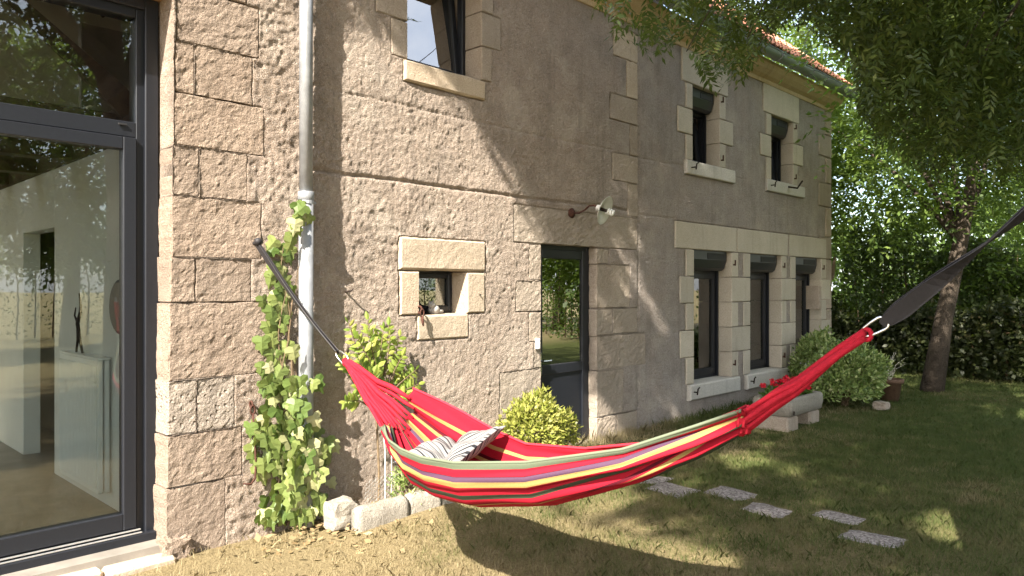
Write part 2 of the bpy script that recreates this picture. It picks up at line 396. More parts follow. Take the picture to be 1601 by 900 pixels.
# -- window surrounds of the newer build: alternating long and short blocks
def surround(x0, x1, z0, z1, left, right, n, lint, first_long=1, lx=None, mat='cream'):
    h = (z1 - z0) / n
    for side, (s, l) in ((-1, left), (1, right)):
        for i in range(n):
            wd = l if (i % 2 == first_long) else s
            za = z0 + i * h + .004; zc = z0 + (i + 1) * h - .004
            if side < 0: st(x0 - wd, x0, za, zc, mat, yb=RV + .14)
            else: st(x1, x1 + wd, za, zc, mat, yb=RV + .14)
    a, b = lx or (x0 - left[0] - .06, x1 + right[0] + .06)
    st(a, b, z1 + .004, z1 + lint, mat, yb=RV + .14)
for k in ('uw1', 'uw2'):
    x0, x1, z0, z1 = OP[k]
    surround(x0, x1, z0, z1, (.15, .33), (.16, .36), 3, .42, 1, (x0 - .24, x1 + .22))
    st(x0 - .17, x1 + .38, z0 - .17, z0 - .004, 'sill', -.035, RV + .14, .001, .3, .01, .002, 'window_sill')
x0, x1, z0, z1 = OP['lw1']; h5 = (z1 - z0) / 5
for i in range(5):                        # left edge of the triple window
    wd = .17 if i % 2 == 0 else .31
    st(x0 - wd, x0, z0 + i * h5 + .004, z0 + (i + 1) * h5 - .004, 'cream', yb=RV + .14)
for a, b in (('lw1', 'lw2'), ('lw2', 'lw3')):
    xa = OP[a][1]; xb = OP[b][0]; wd = xb - xa
    for i in range(5):
        za = z0 + i * h5 + .004; zc = z0 + (i + 1) * h5 - .004
        if i % 2: st(xa, xb, za, zc, 'cream', yb=RV + .14)
        else:
            st(xa, xa + wd * .34, za, zc, 'cream', yb=RV + .14); st(xb - wd * .36, xb, za, zc, 'cream', yb=RV + .14)
x3 = OP['lw3'][1]
for i in range(5):
    wd = .2 if i % 2 == 0 else .36
    st(x3, x3 + wd, z0 + i * h5 + .004, z0 + (i + 1) * h5 - .004, 'cream', yb=RV + .14)
ltop = W(1056, 345)[1]
for a, b in ((1055, 1151), (1152, 1231), (1233, 1291)):
    st(WX(a) + .004, WX(b) - .004, z1 + .004, ltop, 'cream', yb=RV + .14)
for k, dz in (('lw1', .19), ('lw2', .20), ('lw3', .20)):
    a, b, c, d = OP[k]; st(a - .14, b + .17, c - dz, c - .004, 'sill', -.05, RV + .14, .0015, .3, .014, .004, 'window_sill')
# -- upper window of the older build
x0, x1, z0, z1 = OP['uw0']
st(WX(631), WX(757), z0 - .17, z0 - .004, 'jamb', -.022, RV + .14, .003, .1, .014, .006, 'window_sill')
for i, wd in enumerate((.16, .30, .18)):
    h = (z1 - z0) / 3
    st(x1, x1 + wd * .8, z0 + i * h + .005, z0 + (i + 1) * h - .005, 'doorstone', -.008, RV + .14, .003, .1)
    st(x0 - wd, x0, z0 + i * h + .005, z0 + (i + 1) * h - .005, 'doorstone', -.008, RV + .14, .004, .1)
st(x0 - .3, x1 + .3, z1 + .005, ZT + .01, 'doorstone', -.006, RV + .14, .003, .12)
# -- small window
x0, x1, z0, z1 = OP['small']
st(WX(624), WX(758), z1 + .006, W(690, 373)[1], 'jamb', -.016, RV + .14, .006, .06, .018, .008)
st(WX(625), x0, z0 + .003, z1 - .006, 'jamb', -.014, RV + .14, .003, .08, .012, .006)
st(x1, WX(757), z0 + .003, z1 - .006, 'jamb', -.014, RV + .14, .003, .08, .012, .006)
st(WX(652), WX(732), W(690, 530)[1], z0 - .003, 'jamb', -.010, RV + .14, .006, .06, .014, .008, 'window_sill')
# -- door surround (pixel courses of the weathered jamb stones)
x0, x1, z0, z1 = OP['door']
zl = W(885, 328)[1]
st(WX(803), XC - .02, z1 + .006, zl, 'doorstone', -.002, RV + .14, .011, .026, .007, .010)
zj = [-.06, .38, .80, 1.05, 1.33, 1.62, z1]
for i in range(6):
    wl_ = (.42, .55, .10, .16, .34, .16)[i]
    st(x0 - wl_, x0, zj[i] + .005, zj[i + 1] - .006, 'doorstone', -.001, RV + .14, .011, .024, .006, .014)
zj = [-.06, .22, .70, 1.06, 1.34, 1.80, z1]
for i in range(6):
    wr = (.34, .46, .88, .27, .58, .20)[i]
    st(x1, x1 + wr, zj[i] + .005, zj[i + 1] - .006, 'doorstone', -.001, RV + .14, .012, .024, .006, .016)
    rest = XC - .02 - (x1 + wr)
    if rest > .12 and i in (0, 3): st(x1 + wr + .008, XC - .02, zj[i] + .008, zj[i + 1] - .008, 'doorstone', .0, .1, .011, .024, .006, .014)
# -- quoin chain at the straight joint, above the door lintel, and at the house corner
z = zl + .01; i = 0
while z < ZT - .1:
    h = (.36, .30, .34, .28, .40, .32)[i % 6]; wd = (.20, .48, .16, .52, .22, .46)[i % 6]
    st(XC - wd, XC - .012, z + .004, min(z + h, ZT) - .004, 'doorstone' if i < 4 else 'jamb', -.003, .1, .010, .025, .007, .016); z += h; i += 1
z = -.05; i = 0
while z < ZT - .05:
    h = (.42, .36, .48, .38)[i % 4]; wd = (.22, .5)[i % 2]
    st(XE - wd, XE + .012, z + .004, min(z + h, ZT) - .004, 'doorstone', -.010, .3, .004, .1, .014, .01); z += h; i += 1
# -- ashlar pier beside the glass door
xj = OP['big'][1]
pz = [W(275, p)[1] for p in (850, 762, 680, 595, 473, 402, 305, 226, 143, 62, -24)]
pz[0] = -.12
for i in range(10):
    za, zc = pz[i] + .002, pz[i + 1] - .002; xo = -.012 + .007 * i; m = 'ashlar_pitted' if i in (2,) else 'ashlar'
    xr = WX((352, 378, 366, 418, 392, 408, 386, 412, 394, 404)[i])
    if i % 2 == 0 and i > 0:
        xm = xj + (.16 + .05 * random.random())
        st(xj + xo, xm - .002, za, zc, m, -.003, RV + .20, .013, .018, .006, .010)
        st(xm + .002, xr, za, zc, m, -.002, .1, .013, .018, .005, .012)
    else:
        st(xj + xo, xr, za, zc, m, -.003, RV + .20, .013, .018, .006, .012)
st(xj, xj + .5, pz[10] + .005, ZT, 'ashlar', -.01, RV + .2, .008, .06)
# left side of the glass door, outside the picture
for i in range(10):
    st(-.95 - (.45 if i % 2 else .7), -.95, pz[i] + .005, pz[i + 1] - .005, 'ashlar', -.012, RV + .2, .008, .08, .02, .01)

def build_wall():
    hole = []
    for k, (x0, x1, z0, z1) in OP.items():
        e = .03; hole.append((x0 - e, x1 + e, z0 - (e if z0 > .2 else .3), z1 + e))
    hx = [q for h in hole for q in h[:2]]; hz = [q for h in hole for q in h[2:]]
    base = np.r_[np.arange(-3.5, 1.6, .2), np.arange(1.6, 5.6, .0105), np.arange(5.6, 7.2, .015), np.arange(7.2, XE, .03), XE]
    def merge(arr, must, tol):
        must = np.array(sorted(must)); arr = arr[[np.min(np.abs(must - q)) > tol for q in arr]]
        return np.unique(np.r_[arr, must])
    gro = [W(700, 291)[1] - .0, W(700, 178)[1]]
    xs = merge(base, hx + [XE, -3.5], .005); zs = merge(np.arange(-.25, ZT + .1, .0115), [q for q in hz if -.25 < q < ZT + .1] + [-.25, ZT + .1], .005)
    X, Z = np.meshgrid(xs, zs)
    rough = np.interp(X, [1.8, 2.7, 3.2, 5.5, 7.0, 8], [1.25, 1.2, 1., .8, .45, .4])
    wx = X + (fbm(X * 6, Z * 6, 2, 2, 41) - .5) * .10; wz = Z + (fbm(X * 6, Z * 6, 5, 2, 43) - .5) * .10
    patch = np.clip(fbm(X * 2.2, Z * 2.2, 1, 3, 13) * 2.4 - .55, .35, 1.25)
    d = (fbm(wx * 17 + wz * 5, wz * 24, 0, 3, 3, .62) - .5) * .0165 * rough * patch + (fbm(X * 1.7, Z * 1.7, 3, 3, 9) - .5) * .022 * rough
    d += (fbm(X * 44, Z * 44, 4, 2, 19) - .5) * .0095 * rough
    d -= np.clip(fbm(wx * 21, wz * 30, 7, 2, 4) - .72, 0, 1) * .035 * rough
    d += (np.abs(fbm(wx * 30, wz * 14, 9, 2, 8) - .5) ) * .012 * rough
    Y = -d
    for g, dep, xa, xb in ((gro[0], .022, 2.75, XC), (gro[1], .008, 2.75, XC + 2.5), (W(1010, 335)[1], .01, XC, WX(1056))):
        zz = g + (fbm(X * 1.3, 0, 0, 4, 21) - .5) * .05
        Y = Y + dep * np.exp(-((Z - zz) / .011) ** 2) * ((X > xa) & (X < xb))
    Y = Y + .02 * np.exp(-((X - XC) / .012) ** 2)
    for s in STONES:
        _, x0, x1, z0, z1 = s[:5]; e = -.001 if s[7][:3] in ('ash', 'doo') else .003
        ins = (X > x0 - e) & (X < x1 + e) & (Z > z0 - e) & (Z < z1 + e)
        Y = np.where(ins, np.maximum(Y, .0) + .03, Y)
    nx = len(xs); nz = len(zs)
    keep = np.ones((nz - 1, nx - 1), bool); xc = (xs[1:] + xs[:-1]) / 2; zc = (zs[1:] + zs[:-1]) / 2
    for x0, x1, z0, z1 in hole:
        keep &= ~(((xc > x0) & (xc < x1))[None] & ((zc > z0) & (zc < z1))[:, None])
    i = np.arange(nz - 1)[:, None] * nx + np.arange(nx - 1)[None]
    f = np.stack([i, i + 1, i + nx + 1, i + nx], -1)[keep]
    v = np.c_[X.ravel(), Y.ravel(), Z.ravel()]; n0 = len(v)
    vb = v.copy(); vb[:, 1] = .45
    fb = f[:, ::-1] + n0
    # reveals and outer rims: border edges of the front sheet
    e = {}
    for q in f:
        for a, b in zip(q, np.roll(q, -1)):
            a, b = int(a), int(b)
            if (b, a) in e: del e[(b, a)]
            else: e[(a, b)] = 1
    fr = np.array([(b, a, a + n0, b + n0) for a, b in e])
    fall = np.r_[f, fb, fr]; vall = np.r_[v, vb]
    used = np.unique(fall); mp = -np.ones(len(vall), int); mp[used] = np.arange(len(used))
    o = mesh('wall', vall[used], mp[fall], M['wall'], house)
    return o
wall = build_wall()
def build_stone(s, seed):
    name, x0, x1, z0, z1, yf, yb, mat, amp, cell, ch, jit = s
    nx = max(1, int(round((x1 - x0) / cell))); nz = max(1, int(round((z1 - z0) / cell)))
    nx = min(nx, 40); nz = min(nz, 28)
    us = np.r_[0, ch / (x1 - x0), np.linspace(0, 1, nx + 1)[1:-1], 1 - ch / (x1 - x0), 1]; us = np.sort(us)
    vs = np.sort(np.r_[0, ch / (z1 - z0), np.linspace(0, 1, nz + 1)[1:-1], 1 - ch / (z1 - z0), 1])
    U, V = np.meshgrid(us, vs); X = x0 + U * (x1 - x0); Z = z0 + V * (z1 - z0)
    edge = (U <= 0) | (U >= 1) | (V <= 0) | (V >= 1)
    Y = yf + (fbm(X * 9, Z * 9, seed * 3.1, 3, seed) - .5) * amp * 1.3
    if amp > .005: Y = Y + (fbm(X * 19 + Z * 5, Z * 25, seed * 1.7, 3, seed + 3, .62) - .5) * amp * 1.0
    if amp > .005: Y = Y + (fbm(X * 42, Z * 42, seed * 1.3, 2, seed + 5) - .5) * amp * .7
    Y = np.where(edge, yf + ch + (fbm(X * 14, Z * 14, seed, 2, 8)) * jit, Y)
    jx = (fbm(X * 11, Z * 11, seed + 5, 3, 3) - .5) * 2 * jit; jz = (fbm(X * 11, Z * 11, seed + 9, 3, 5) - .5) * 2 * jit
    X = X + np.where(edge, jx, 0); Z = Z + np.where(edge, jz, 0)
    m, n = X.shape; v = np.c_[X.ravel(), Y.ravel(), Z.ravel()].tolist()
    f = [(j * n + i, j * n + i + 1, (j + 1) * n + i + 1, (j + 1) * n + i) for j in range(m - 1) for i in range(n - 1)]
    ring = [i for i in range(n)] + [j * n + n - 1 for j in range(1, m)] + [(m - 1) * n + i for i in range(n - 2, -1, -1)] + [j * n for j in range(m - 2, 0, -1)]
    b = len(v)
    for q in ring: v.append([v[q][0], yb, v[q][2]])
    L = len(ring)
    for k in range(L): f.append((ring[(k + 1) % L], ring[k], b + k, b + (k + 1) % L))
    f.append(tuple(b + k for k in range(L - 1, -1, -1)))
    return mesh(name, v, f, M[mat], wall)
for i, s in enumerate(STONES): build_stone(s, i)

# -- shell of the house, rooms behind the glass
mb = MB(); mb.box(XE - .45, XE - .004, .452, 7.6, -.25, ZT + .1, .01)
v = [(XE - .45, .452, ZT + .1), (XE - .004, .452, ZT + .1), (XE - .45, 4, 7.75), (XE - .004, 4, 7.75), (XE - .45, 7.6, ZT + .1), (XE - .004, 7.6, ZT + .1)]
mb.add(v, [(1, 5, 3), (0, 2, 4), (0, 1, 3, 2), (2, 3, 5, 4)]); mb.build('gable_wall', M['wall'], house)
gw = MB(); gw.box(-3.5, -3.05, .452, .9, -.25, ZT + .1, .01); gw.box(-3.5, -3.05, 4.2, 7.6, -.25, ZT + .1, .01); gw.box(-3.5, -3.05, .901, 4.199, -.25, .4, .01); gw.box(-3.5, -3.05, .901, 4.199, 2.3, ZT + .1, .01); gw.build('gable_wall', M['wall'], house)
MB().box(-3.30, -3.29, .89, 4.21, .39, 2.31, .001).build('added_gable_pane', M['glass'], house)  # opening and pane added in the unseen gable to brighten the room
MB().box(-3.04, XE - .46, 7.2, 7.6, -.25, ZT + .1, .01).build('rear_wall', M['wall'], house)
XI = WX(262) + .02
MB().box(-3.04, XE - .46, .02, 7.19, -.2, -.01, .002).build('inner_floor', M['concrete_floor'], house)
# partition (white) running into the left room, with a doorway
mb = MB()
ya = .452; yd0 = 2.45; yd1 = 3.45
mb.box(XI, XI + .14, ya, yd0, -.01, 2.55); mb.box(XI, XI + .14, yd1, 5.2, -.01, 2.55); mb.box(XI, XI + .14, yd0 + .001, yd1 - .001, 2.06, 2.55)
mb.build('partition', M['plaster'], house)
MB().box(XI + .5, XI + .62, .46, 5.2, 0, 2.5).build('corridor_wall', M['inner_dark'], house)
MB().box(-3.04, XI + 2, 5.2, 5.35, -.01, ZT + 2).build('inner_back_wall', M['plaster_beige'], house)
mb = MB()
for y in (.9, 1.9, 2.9, 3.9, 4.9): mb.box(XI - .9, XI + 1.5, y, y + .16, 2.56, 2.76)
mb.build('floor_beams', M['wood_dark'], house)
MB().box(XI - .02, XI + .18, .46, 5.19, 2.552, 2.8).build('edge_beam', M['wood_dark'], house)
mb = MB(); mb.add([(-3, .46, 3.5), (XI + 2, .46, 3.5), (XI + 2, 5.2, 6.2), (-3, 5.2, 6.2), (-3, .46, 3.56), (XI + 2, .46, 3.56), (XI + 2, 5.2, 6.26), (-3, 5.2, 6.26)],
    [(0, 1, 2, 3), (7, 6, 5, 4), (0, 4, 5, 1), (3, 2, 6, 7), (0, 3, 7, 4), (1, 5, 6, 2)]); mb.build('sloping_ceiling', M['plaster_beige'], house)
for xx in (.6, 1.6):
    MB().tube([(xx, .5, 3.36), (xx, 5.15, 6.0)], .09, 4).build('rafter', M['wood_dark'], house)
MB().tube([(XI - .1, .5, 2.75), (XI + .1, 5.1, 4.9)], .10, 4).build('rafter', M['wood_dark'], house)
# rooms behind the smaller windows
MB().box(XI + .70, XE - .46, 4.2, 4.3, -.01, ZT).build('inner_back_wall', M['inner_dark'], house)
MB().box(XI + .70, XE - .46, .46, 4.19, 2.58, 2.72).build('upper_floor', M['inner_dark'], house)
MB().box(-3.04, XE - .46, .46, 7.1, ZT + .02, ZT + .08).build('attic_floor', M['inner_dark'], house) if False else None
MB().box(XI + 2.01, XE - .46, .46, 4.19, ZT + .02, ZT + .08).build('attic_floor', M['inner_dark'], house)
MB().box(XC - .06, XC + .06, .46, 4.19, -.008, 2.57).build('cross_wall', M['inner_dark'], house)
# ------------------------------------------------------------------ cornice, gutter, roof
YE = -.30
cs = [-3.5]
while cs[-1] < XE - .9: cs.append(cs[-1] + .72 + .2 * random.random())
cs.append(XE + .06)
for a, b in zip(cs[:-1], cs[1:]):
    a += .003; b -= .003
    prof = [(.40, ZT), (-.02, ZT), (-.03, ZT + .05), (-.09, ZT + .08), (-.15, ZT + .13), (-.185, ZT + .19), (-.19, ZT + .235), (.40, ZT + .235)]
    v = [(a, y, z) for y, z in prof] + [(b, y, z) for y, z in prof]; n = len(prof)
    f = [(i, i + n, (i + 1) % n + n, (i + 1) % n) for i in range(n)] + [tuple(range(n)), tuple(range(2 * n - 1, n - 1, -1))]
    mesh('cornice_stone', v, f, M['cornice'], wall)
gut = MB(); n = 10; gx = [-3.5, XE + .18]; gc = (YE + .02, ZT + .30); gr_ = .085
v = []
for x in gx:
    for r in (gr_, gr_ - .006):
        for k in range(n + 1):
            q = math.pi * k / n; v.append((x, gc[0] - r * math.cos(q), gc[1] - r * math.sin(q)))
m = n + 1; f = []
for k in range(n):
    f += [(k, k + 1, 2 * m + k + 1, 2 * m + k), (m + k + 1, m + k, 3 * m + k, 3 * m + k + 1), (k + 1, k, m + k, m + k + 1), (2 * m + k, 2 * m + k + 1, 3 * m + k + 1, 3 * m + k)]
f += [(0, 2 * m, 3 * m, m), (n, m + n, 3 * m + n, 2 * m + n)]
gutter = mesh('gutter', v, f, M['zinc_dark'], house, False)
gb = MB(); gb.tube([(gx[0], gc[0] - gr_, gc[1] + .002), (gx[1], gc[0] - gr_, gc[1] + .002)], .011, 8); gb.build('gutter_bead', M['zinc_dark'], gutter, True)
def gut_end(x):
    vv = [(x, gc[0] - .084 * math.cos(math.pi * k / n), gc[1] - .084 * math.sin(math.pi * k / n)) for k in range(n + 1)]
    vv += [(x + .004, p[1], p[2]) for p in vv]
    ff = [tuple(range(n + 1)), tuple(range(2 * n + 1, n, -1))] + [(k, k + n + 1, k + n + 2, k + 1) for k in range(n)]
    mesh('gutter_end', vv, ff, M['zinc_dark'], gutter)
gut_end(gx[1] - .005)
xx = 5.5
while xx < XE + .1:
    pts = [(xx, gc[0] - .092 * math.cos(math.pi * k / 10), gc[1] - .092 * math.sin(math.pi * k / 10)) for k in range(11)]
    MB().tube(pts, .008, 5).build('gutter_bracket', M['zinc'], gutter); xx += .52
SL = .86
roof = empty('roof', (0, 0, 0), house)
rz = lambda y: ZT + .36 + SL * (y - YE)
mb = MB(); RX0, RX1 = -3.6, XE + .12
mb.add([(RX0, YE + .04, rz(YE + .04) - .06), (RX1, YE + .04, rz(YE + .04) - .06), (RX1, 4, rz(4) - .06), (RX0, 4, rz(4) - .06),
        (RX0, YE + .04, rz(YE + .04) - .02), (RX1, YE + .04, rz(YE + .04) - .02), (RX1, 4, rz(4) - .02), (RX0, 4, rz(4) - .02),
        (RX0, 8.3, rz(YE)), (RX1, 8.3, rz(YE))],
       [(0, 3, 2, 1), (4, 5, 6, 7), (0, 1, 5, 4), (1, 2, 6, 5), (3, 0, 4, 7), (7, 6, 9, 8)])
mb.build('roof_deck', M['wood_dark'], roof)
# clay tile: flat pan with a roll along one side and a lower nose
TW, TL = .235, .34
sl_ = math.sqrt(1 + SL * SL); uy, uz = 1 / sl_, SL / sl_
def tile_geo():
    prof = [(0, .0), (.03, .028), (.055, .028), (.08, .004), (.14, .0), (.165, .018), (.19, .018), (.205, .004), (.233, .0)]
    v = []; 
    for s_, lift in ((0, .03), (TL, .002)):
        for x, h in prof: v.append((x, s_ * uy - (h + lift) * uz, s_ * uz + (h + lift) * uy))
    for x, h in prof: v.append((x, .0 - (h + .012) * uz, (h + .012) * uy))
    n = len(prof)
    f = [(i, i + 1, n + i + 1, n + i) for i in range(n - 1)] + [(2 * n + i, 2 * n + i + 1, i + 1, i) for i in range(n - 1)]
    return v, f
tv, tf = tile_geo(); tm = bpy.data.meshes.new('tile'); tm.from_pydata(tv, [], tf); tm.materials.append(M['tile'])
rows = int((4 - YE) * sl_ / (TL - .05)); cols = int((RX1 - RX0) / TW)
cand = []
for r in range(rows):
    for c in range(cols + 1):
        x = RX0 + c * TW; s_ = r * (TL - .05); y = YE - .05 + s_ * uy
        cand.append((x, y, rz(y), r))
P = np.array([c[:3] for c in cand]); px_, py_, de_ = proj(P)
inview = (px_ > 960) & (px_ < 1330) & (py_ > -40)
order = sorted(range(len(cand)), key=lambda i: (not inview[i], cand[i][3], -cand[i][0]))
chosen = set(order[:290])
sv = []; sf = []
tva = np.array(tv)
for i, (x, y, z, r) in enumerate(cand):
    j = rng.normal(0, .004, 3)
    if i in chosen:
        o = bpy.data.objects.new('tile', tm); COL.objects.link(o); adopt(o, roof); o.location = (x + j[0], y + j[1], z + j[2] * .6)
    else:
        b = len(sv); sv.extend((tva + (x + j[0], y + j[1], z + j[2] * .6)).tolist()); sf += [tuple(b + k for k in q) for q in tf]
tag(mesh('tile_field', sv, sf, M['tile'], roof), kind='stuff')
mb = MB(); mb.tube([(RX0, 4, rz(4) + .03), (RX1, 4, rz(4) + .03)], .11, 10); mb.build('ridge', M['tile'], roof)

# ------------------------------------------------------------------ windows
def frame_ring(mb, x0, x1, y0, y1, z0, z1, w, wb=None, c=.004):
    wb = wb or w
    mb.box(x0, x0 + w, y0, y1, z0, z1, c); mb.box(x1 - w, x1, y0, y1, z0, z1, c)
    mb.box(x0 + w + .001, x1 - w - .001, y0 + .001, y1, z0, z0 + wb, c); mb.box(x0 + w + .001, x1 - w - .001, y0 + .001, y1, z1 - w, z1, c)
def window(key, box=0., tilt=0., fw=.05, sw=.055, rev=RV, hooks=True):
    x0, x1, z0, z1 = OP[key]; zt_ = z1 - box
    wd = empty('window', ((x0 + x1) / 2, rev, z0), house)
    mb = MB(); frame_ring(mb, x0 - .012, x1 + .012, rev, rev + .07, z0 - .01, zt_ + .012, fw)
    mb.build('frame', M['anthracite'], wd)
    a, b, c, d = x0 + fw - .015, x1 - fw + .015, z0 + fw - .012, zt_ - fw + .015
    sm = MB(); frame_ring(sm, a, b, rev - .018, rev + .04, c, d, sw, sw * 1.25)
    g = MB().box(a + sw - .01, b - sw + .01, rev + .012, rev + .018, c + sw, d - sw + .01, .001)
    gk = MB(); frame_ring(gk, a + sw - .008, b - sw + .008, rev - .006, rev + .012, c + sw * 1.25 - .008, d - sw + .008, .014, None, .002)
    if tilt:
        for q in (sm, g, gk):
            q.v = [(x, rev + (y - rev) * math.cos(tilt) + (z - c) * math.sin(tilt) + .045, c + (z - c) * math.cos(tilt) - (y - rev) * math.sin(tilt)) for x, y, z in q.v]
    sm.build('sash', M['anthracite'], wd); g.build('pane', M['coated' if key == 'uw0' else 'glass'], wd); gk.build('gasket', M['rubber'], wd)
    if box:
        s = MB(); yb = rev + .06; yf_ = .05 if key[0] == 'l' else .06
        prof = [(yb, z1 + .006), (yf_, z1 + .006), (yf_, z1 - box * .45), (yf_ + .03, z1 - box * .88), (yf_ + .07, z1 - box), (yb, z1 - box)]
        v = [(x0 + .004, y, z) for y, z in prof] + [(x1 - .03, y, z) for y, z in prof]; n = len(prof)
        s.add(v, [tuple(range(n)), tuple(range(2 * n - 1, n - 1, -1))] + [(i, i + n, (i + 1) % n + n, (i + 1) % n) for i in range(n)])
        bx_ = s.build('shutter_box', M['shutter'], wd)
        MB().box(x0 + (x1 - x0) * .45, x1 - .09, yf_ - .006, yf_ + .002, z1 - box * .42, z1 - box * .1, .002).build('label_plate', M['rubber'], wd)
        for q in (x0 + .002, x1 - .026): MB().box(q, q + .024, rev - .045, rev - .004, z0 + .002, z1 - box, .003).build('shutter_guide', M['anthracite'], wd)
    # curtain behind the glass
    v = []; f = []; m = 26
    for k in range(m + 1):
        u = k / m; xx = x0 + .03 + u * (x1 - x0 - .06) * .42
        yy = rev + .26 + .02 * math.sin(u * 34)
        v += [(xx, yy, z0 + .02), (xx, yy, zt_)]
    for k in range(m): f.append((2 * k, 2 * k + 2, 2 * k + 3, 2 * k + 1))
    if key in ('small', 'lw1', 'lw2', 'lw3'):
        if key == 'small': v = [(x0 + .12 + (p[0] - x0) * (.75 - .4 * (p[2] > z0 + .1)), p[1], p[2]) for p in v]
        mesh('curtain', v, f, M['curtain'], wd)
    # iron shutter pintles left in the stone
    if hooks:
        for zz in (z0 + (z1 - z0) * .1, z1 - (z1 - z0) * .1):
            hk = MB(); hk.tube([(x1 + .035, .02, zz), (x1 + .035, -.045, zz)], .009, 6); hk.tube([(x1 + .035, -.042, zz - .012), (x1 + .035, -.042, zz + .06)], .009, 6)
            hk.build('shutter_pintle', M['rust'], wd)
        hk = MB(); hx = x0 - .07
        hk.tube([(hx, .0, z0 - .09), (hx, -.10, z0 - .09)], .008, 6); hk.tube([(hx, -.095, z0 - .12), (hx + .01, -.10, z0 - .05), (hx + .045, -.10, z0 - .035)], .009, 6)
        hk.build('shutter_stay', M['dark_iron'], wd)
    return wd
window('uw0', 0, R(6), .05, .05, .20, False)
window('uw1', .24, R(5), .045, .05); window('uw2', .24, R(5), .045, .05)
for k in ('lw1', 'lw2', 'lw3'): window(k, .24, 0, .055, .06)
window('small', 0, 0, .03, .035, .185, False)
sx0, sx1, sz0, sz1 = OP['small']
hk = MB(); x_, z_ = W(1229, 290); hk.tube([(x_, -.03, z_ - .02), (x_ + .02, -.16, z_ - .05), (x_ + .1, -.2, z_ + .06)], .014, 6).build('shutter_stay', M['dark_iron'], house)
# ------------------------------------------------------------------ back door
RD = .10
x0, x1, z0, z1 = OP['door']
door = empty('door', ((x0 + x1) / 2, RD, 0), house)
mb = MB(); frame_ring(mb, x0 - .012, x1 + .012, RD, RD + .07, z0 - .02, z1 + .012, .055); mb.build('frame', M['anthracite'], door)
a, b, c, d = x0 + .035, x1 - .035, .02, z1 - .035; mid = W(885, 570)[1]
mb = MB(); y0, y1 = RD - .012, RD + .045
mb.box(a, a + .085, y0, y1, c, d); mb.box(b - .085, b, y0, y1, c, d)
for q0, q1 in ((c, c + .11), (mid - .09, mid), (d - .085, d)): mb.box(a + .086, b - .086, y0 + .001, y1, q0, q1)
mb.build('leaf_frame', M['anthracite'], door)
MB().box(a + .08, b - .08, RD + .008, RD + .03, c + .10, mid - .08, .002).build('lower_panel', M['anthracite'], door)
MB().box(a + .08, b - .08, RD + .010, RD + .016, mid - .005, d - .08, .001).build('pane', M['coated'], door)
gk = MB(); frame_ring(gk, a + .078, b - .078, RD - .006, RD + .009, mid - .008, d - .077, .012, None, .002); gk.build('gasket', M['rubber'], door)
hm = MB(); hx, hz = a + .045, mid - .02 + .04
hm.box(hx - .018, hx + .018, RD - .022, RD - .011, hz - .11, hz + .11, .004); hm.tube([(hx, RD - .015, hz + .03), (hx, RD - .06, hz + .03), (hx + .11, RD - .062, hz + .03)], .009, 8)
hm.build('handle', M['chrome'], door, False)
bx, bz = W(838, 537)
mb = MB().box(bx - .022, bx + .022, -.036, -.004, bz - .05, bz + .05, .006).build('bell_push', M['white_plastic'], house)
# ------------------------------------------------------------------ big glass door
x0, x1, z0, z1 = OP['big']; ry = RV + .0
gdoor = empty('glass_door', (.4, ry, 0), house)
tz = W(220, 205, ry)[1]; 
mb = MB(); frame_ring(mb, x0 - .02, x1 + .02, ry, ry + .12, z0 + .01, z1 + .02, .125, .09)
mb.box(x0 + .1, x1 - .106, ry + .002, ry + .118, tz - .045, tz + .05)
mb.build('frame', M['anthracite'], gdoor)
# step in the outer frame
mb = MB(); mb.box(x1 - .06, x1 + .018, ry - .03, ry - .001, z0 + .01, z1 + .02); mb.box(x0 - .018, x0 + .06, ry - .03, ry - .001, z0 + .01, z1 + .02); mb.box(x0 + .061, x1 - .061, ry - .03, ry - .001, z1 - .05, z1 + .02)
mb.build('cover_profile', M['anthracite'], gdoor)
lb = x1 - .108; lt = tz - .05; la = (x0 + x1) / 2 - .85
mb = MB(); frame_ring(mb, la, lb, ry - .02, ry + .06, z0 + .10, lt, .076, .10); mb.build('sash', M['anthracite'], gdoor)
MB().box(la + .07, lb - .07, ry + .015, ry + .027, z0 + .19, lt - .07, .001).build('pane', M['glass'], gdoor)
MB().box(x0 + .1, x1 - .1, ry + .03, ry + .042, tz + .045, z1 - .1, .001).build('pane', M['glass'], gdoor)
MB().box(x0 + .1, la - .002, ry + .03, ry + .042, z0 + .09, tz - .04, .001).build('pane', M['glass'], gdoor)
mb = MB(); mb.box(x0 + .15, lb + .02, ry - .035, ry - .021, z0 + .085, z0 + .094, .002); mb.box(x0 + .15, lb + .02, ry - .06, ry - .046, z0 + .072, z0 + .080, .002); mb.build('track', M['steel'], gdoor)
MB().box(x0 - .01, x1 - .01, ry - .075, ry - .002, z0 - .005, z0 + .07, .004).build('threshold_profile', M['anthracite'], gdoor)
MB().box(x1 - .21, x1 - .16, ry - .012, ry - .002, tz + .02, tz + .032, .002).build('drain_cap', M['rubber'], gdoor)
MB().box(x0 - .2, x1 + .1, -.012, .30, z1 + .024, z1 + .26, .012).build('oak_lintel', M['wood_lintel'], house)
# threshold stones
tsx = [-.95, .25, .98, 1.42, WX(262) + .02]
for i in range(4):
    a, b = tsx[i] + .006, tsx[i + 1] - .006
    yf_ = -.05 - .05 * (i % 2); ztop = -.045 - .012 * (i % 2)
    v, n = [], 9
    me = MB().box(a, b, yf_, ry + .02, -.3, ztop, .02)
    me.v = [(x + .012 * math.sin(9 * y + i), y + .012 * math.sin(7 * x + 3 * i), z + .006 * math.sin(13 * x + 5 * y)) for x, y, z in me.v]
    me.build('threshold_stone', M['jamb'], wall)
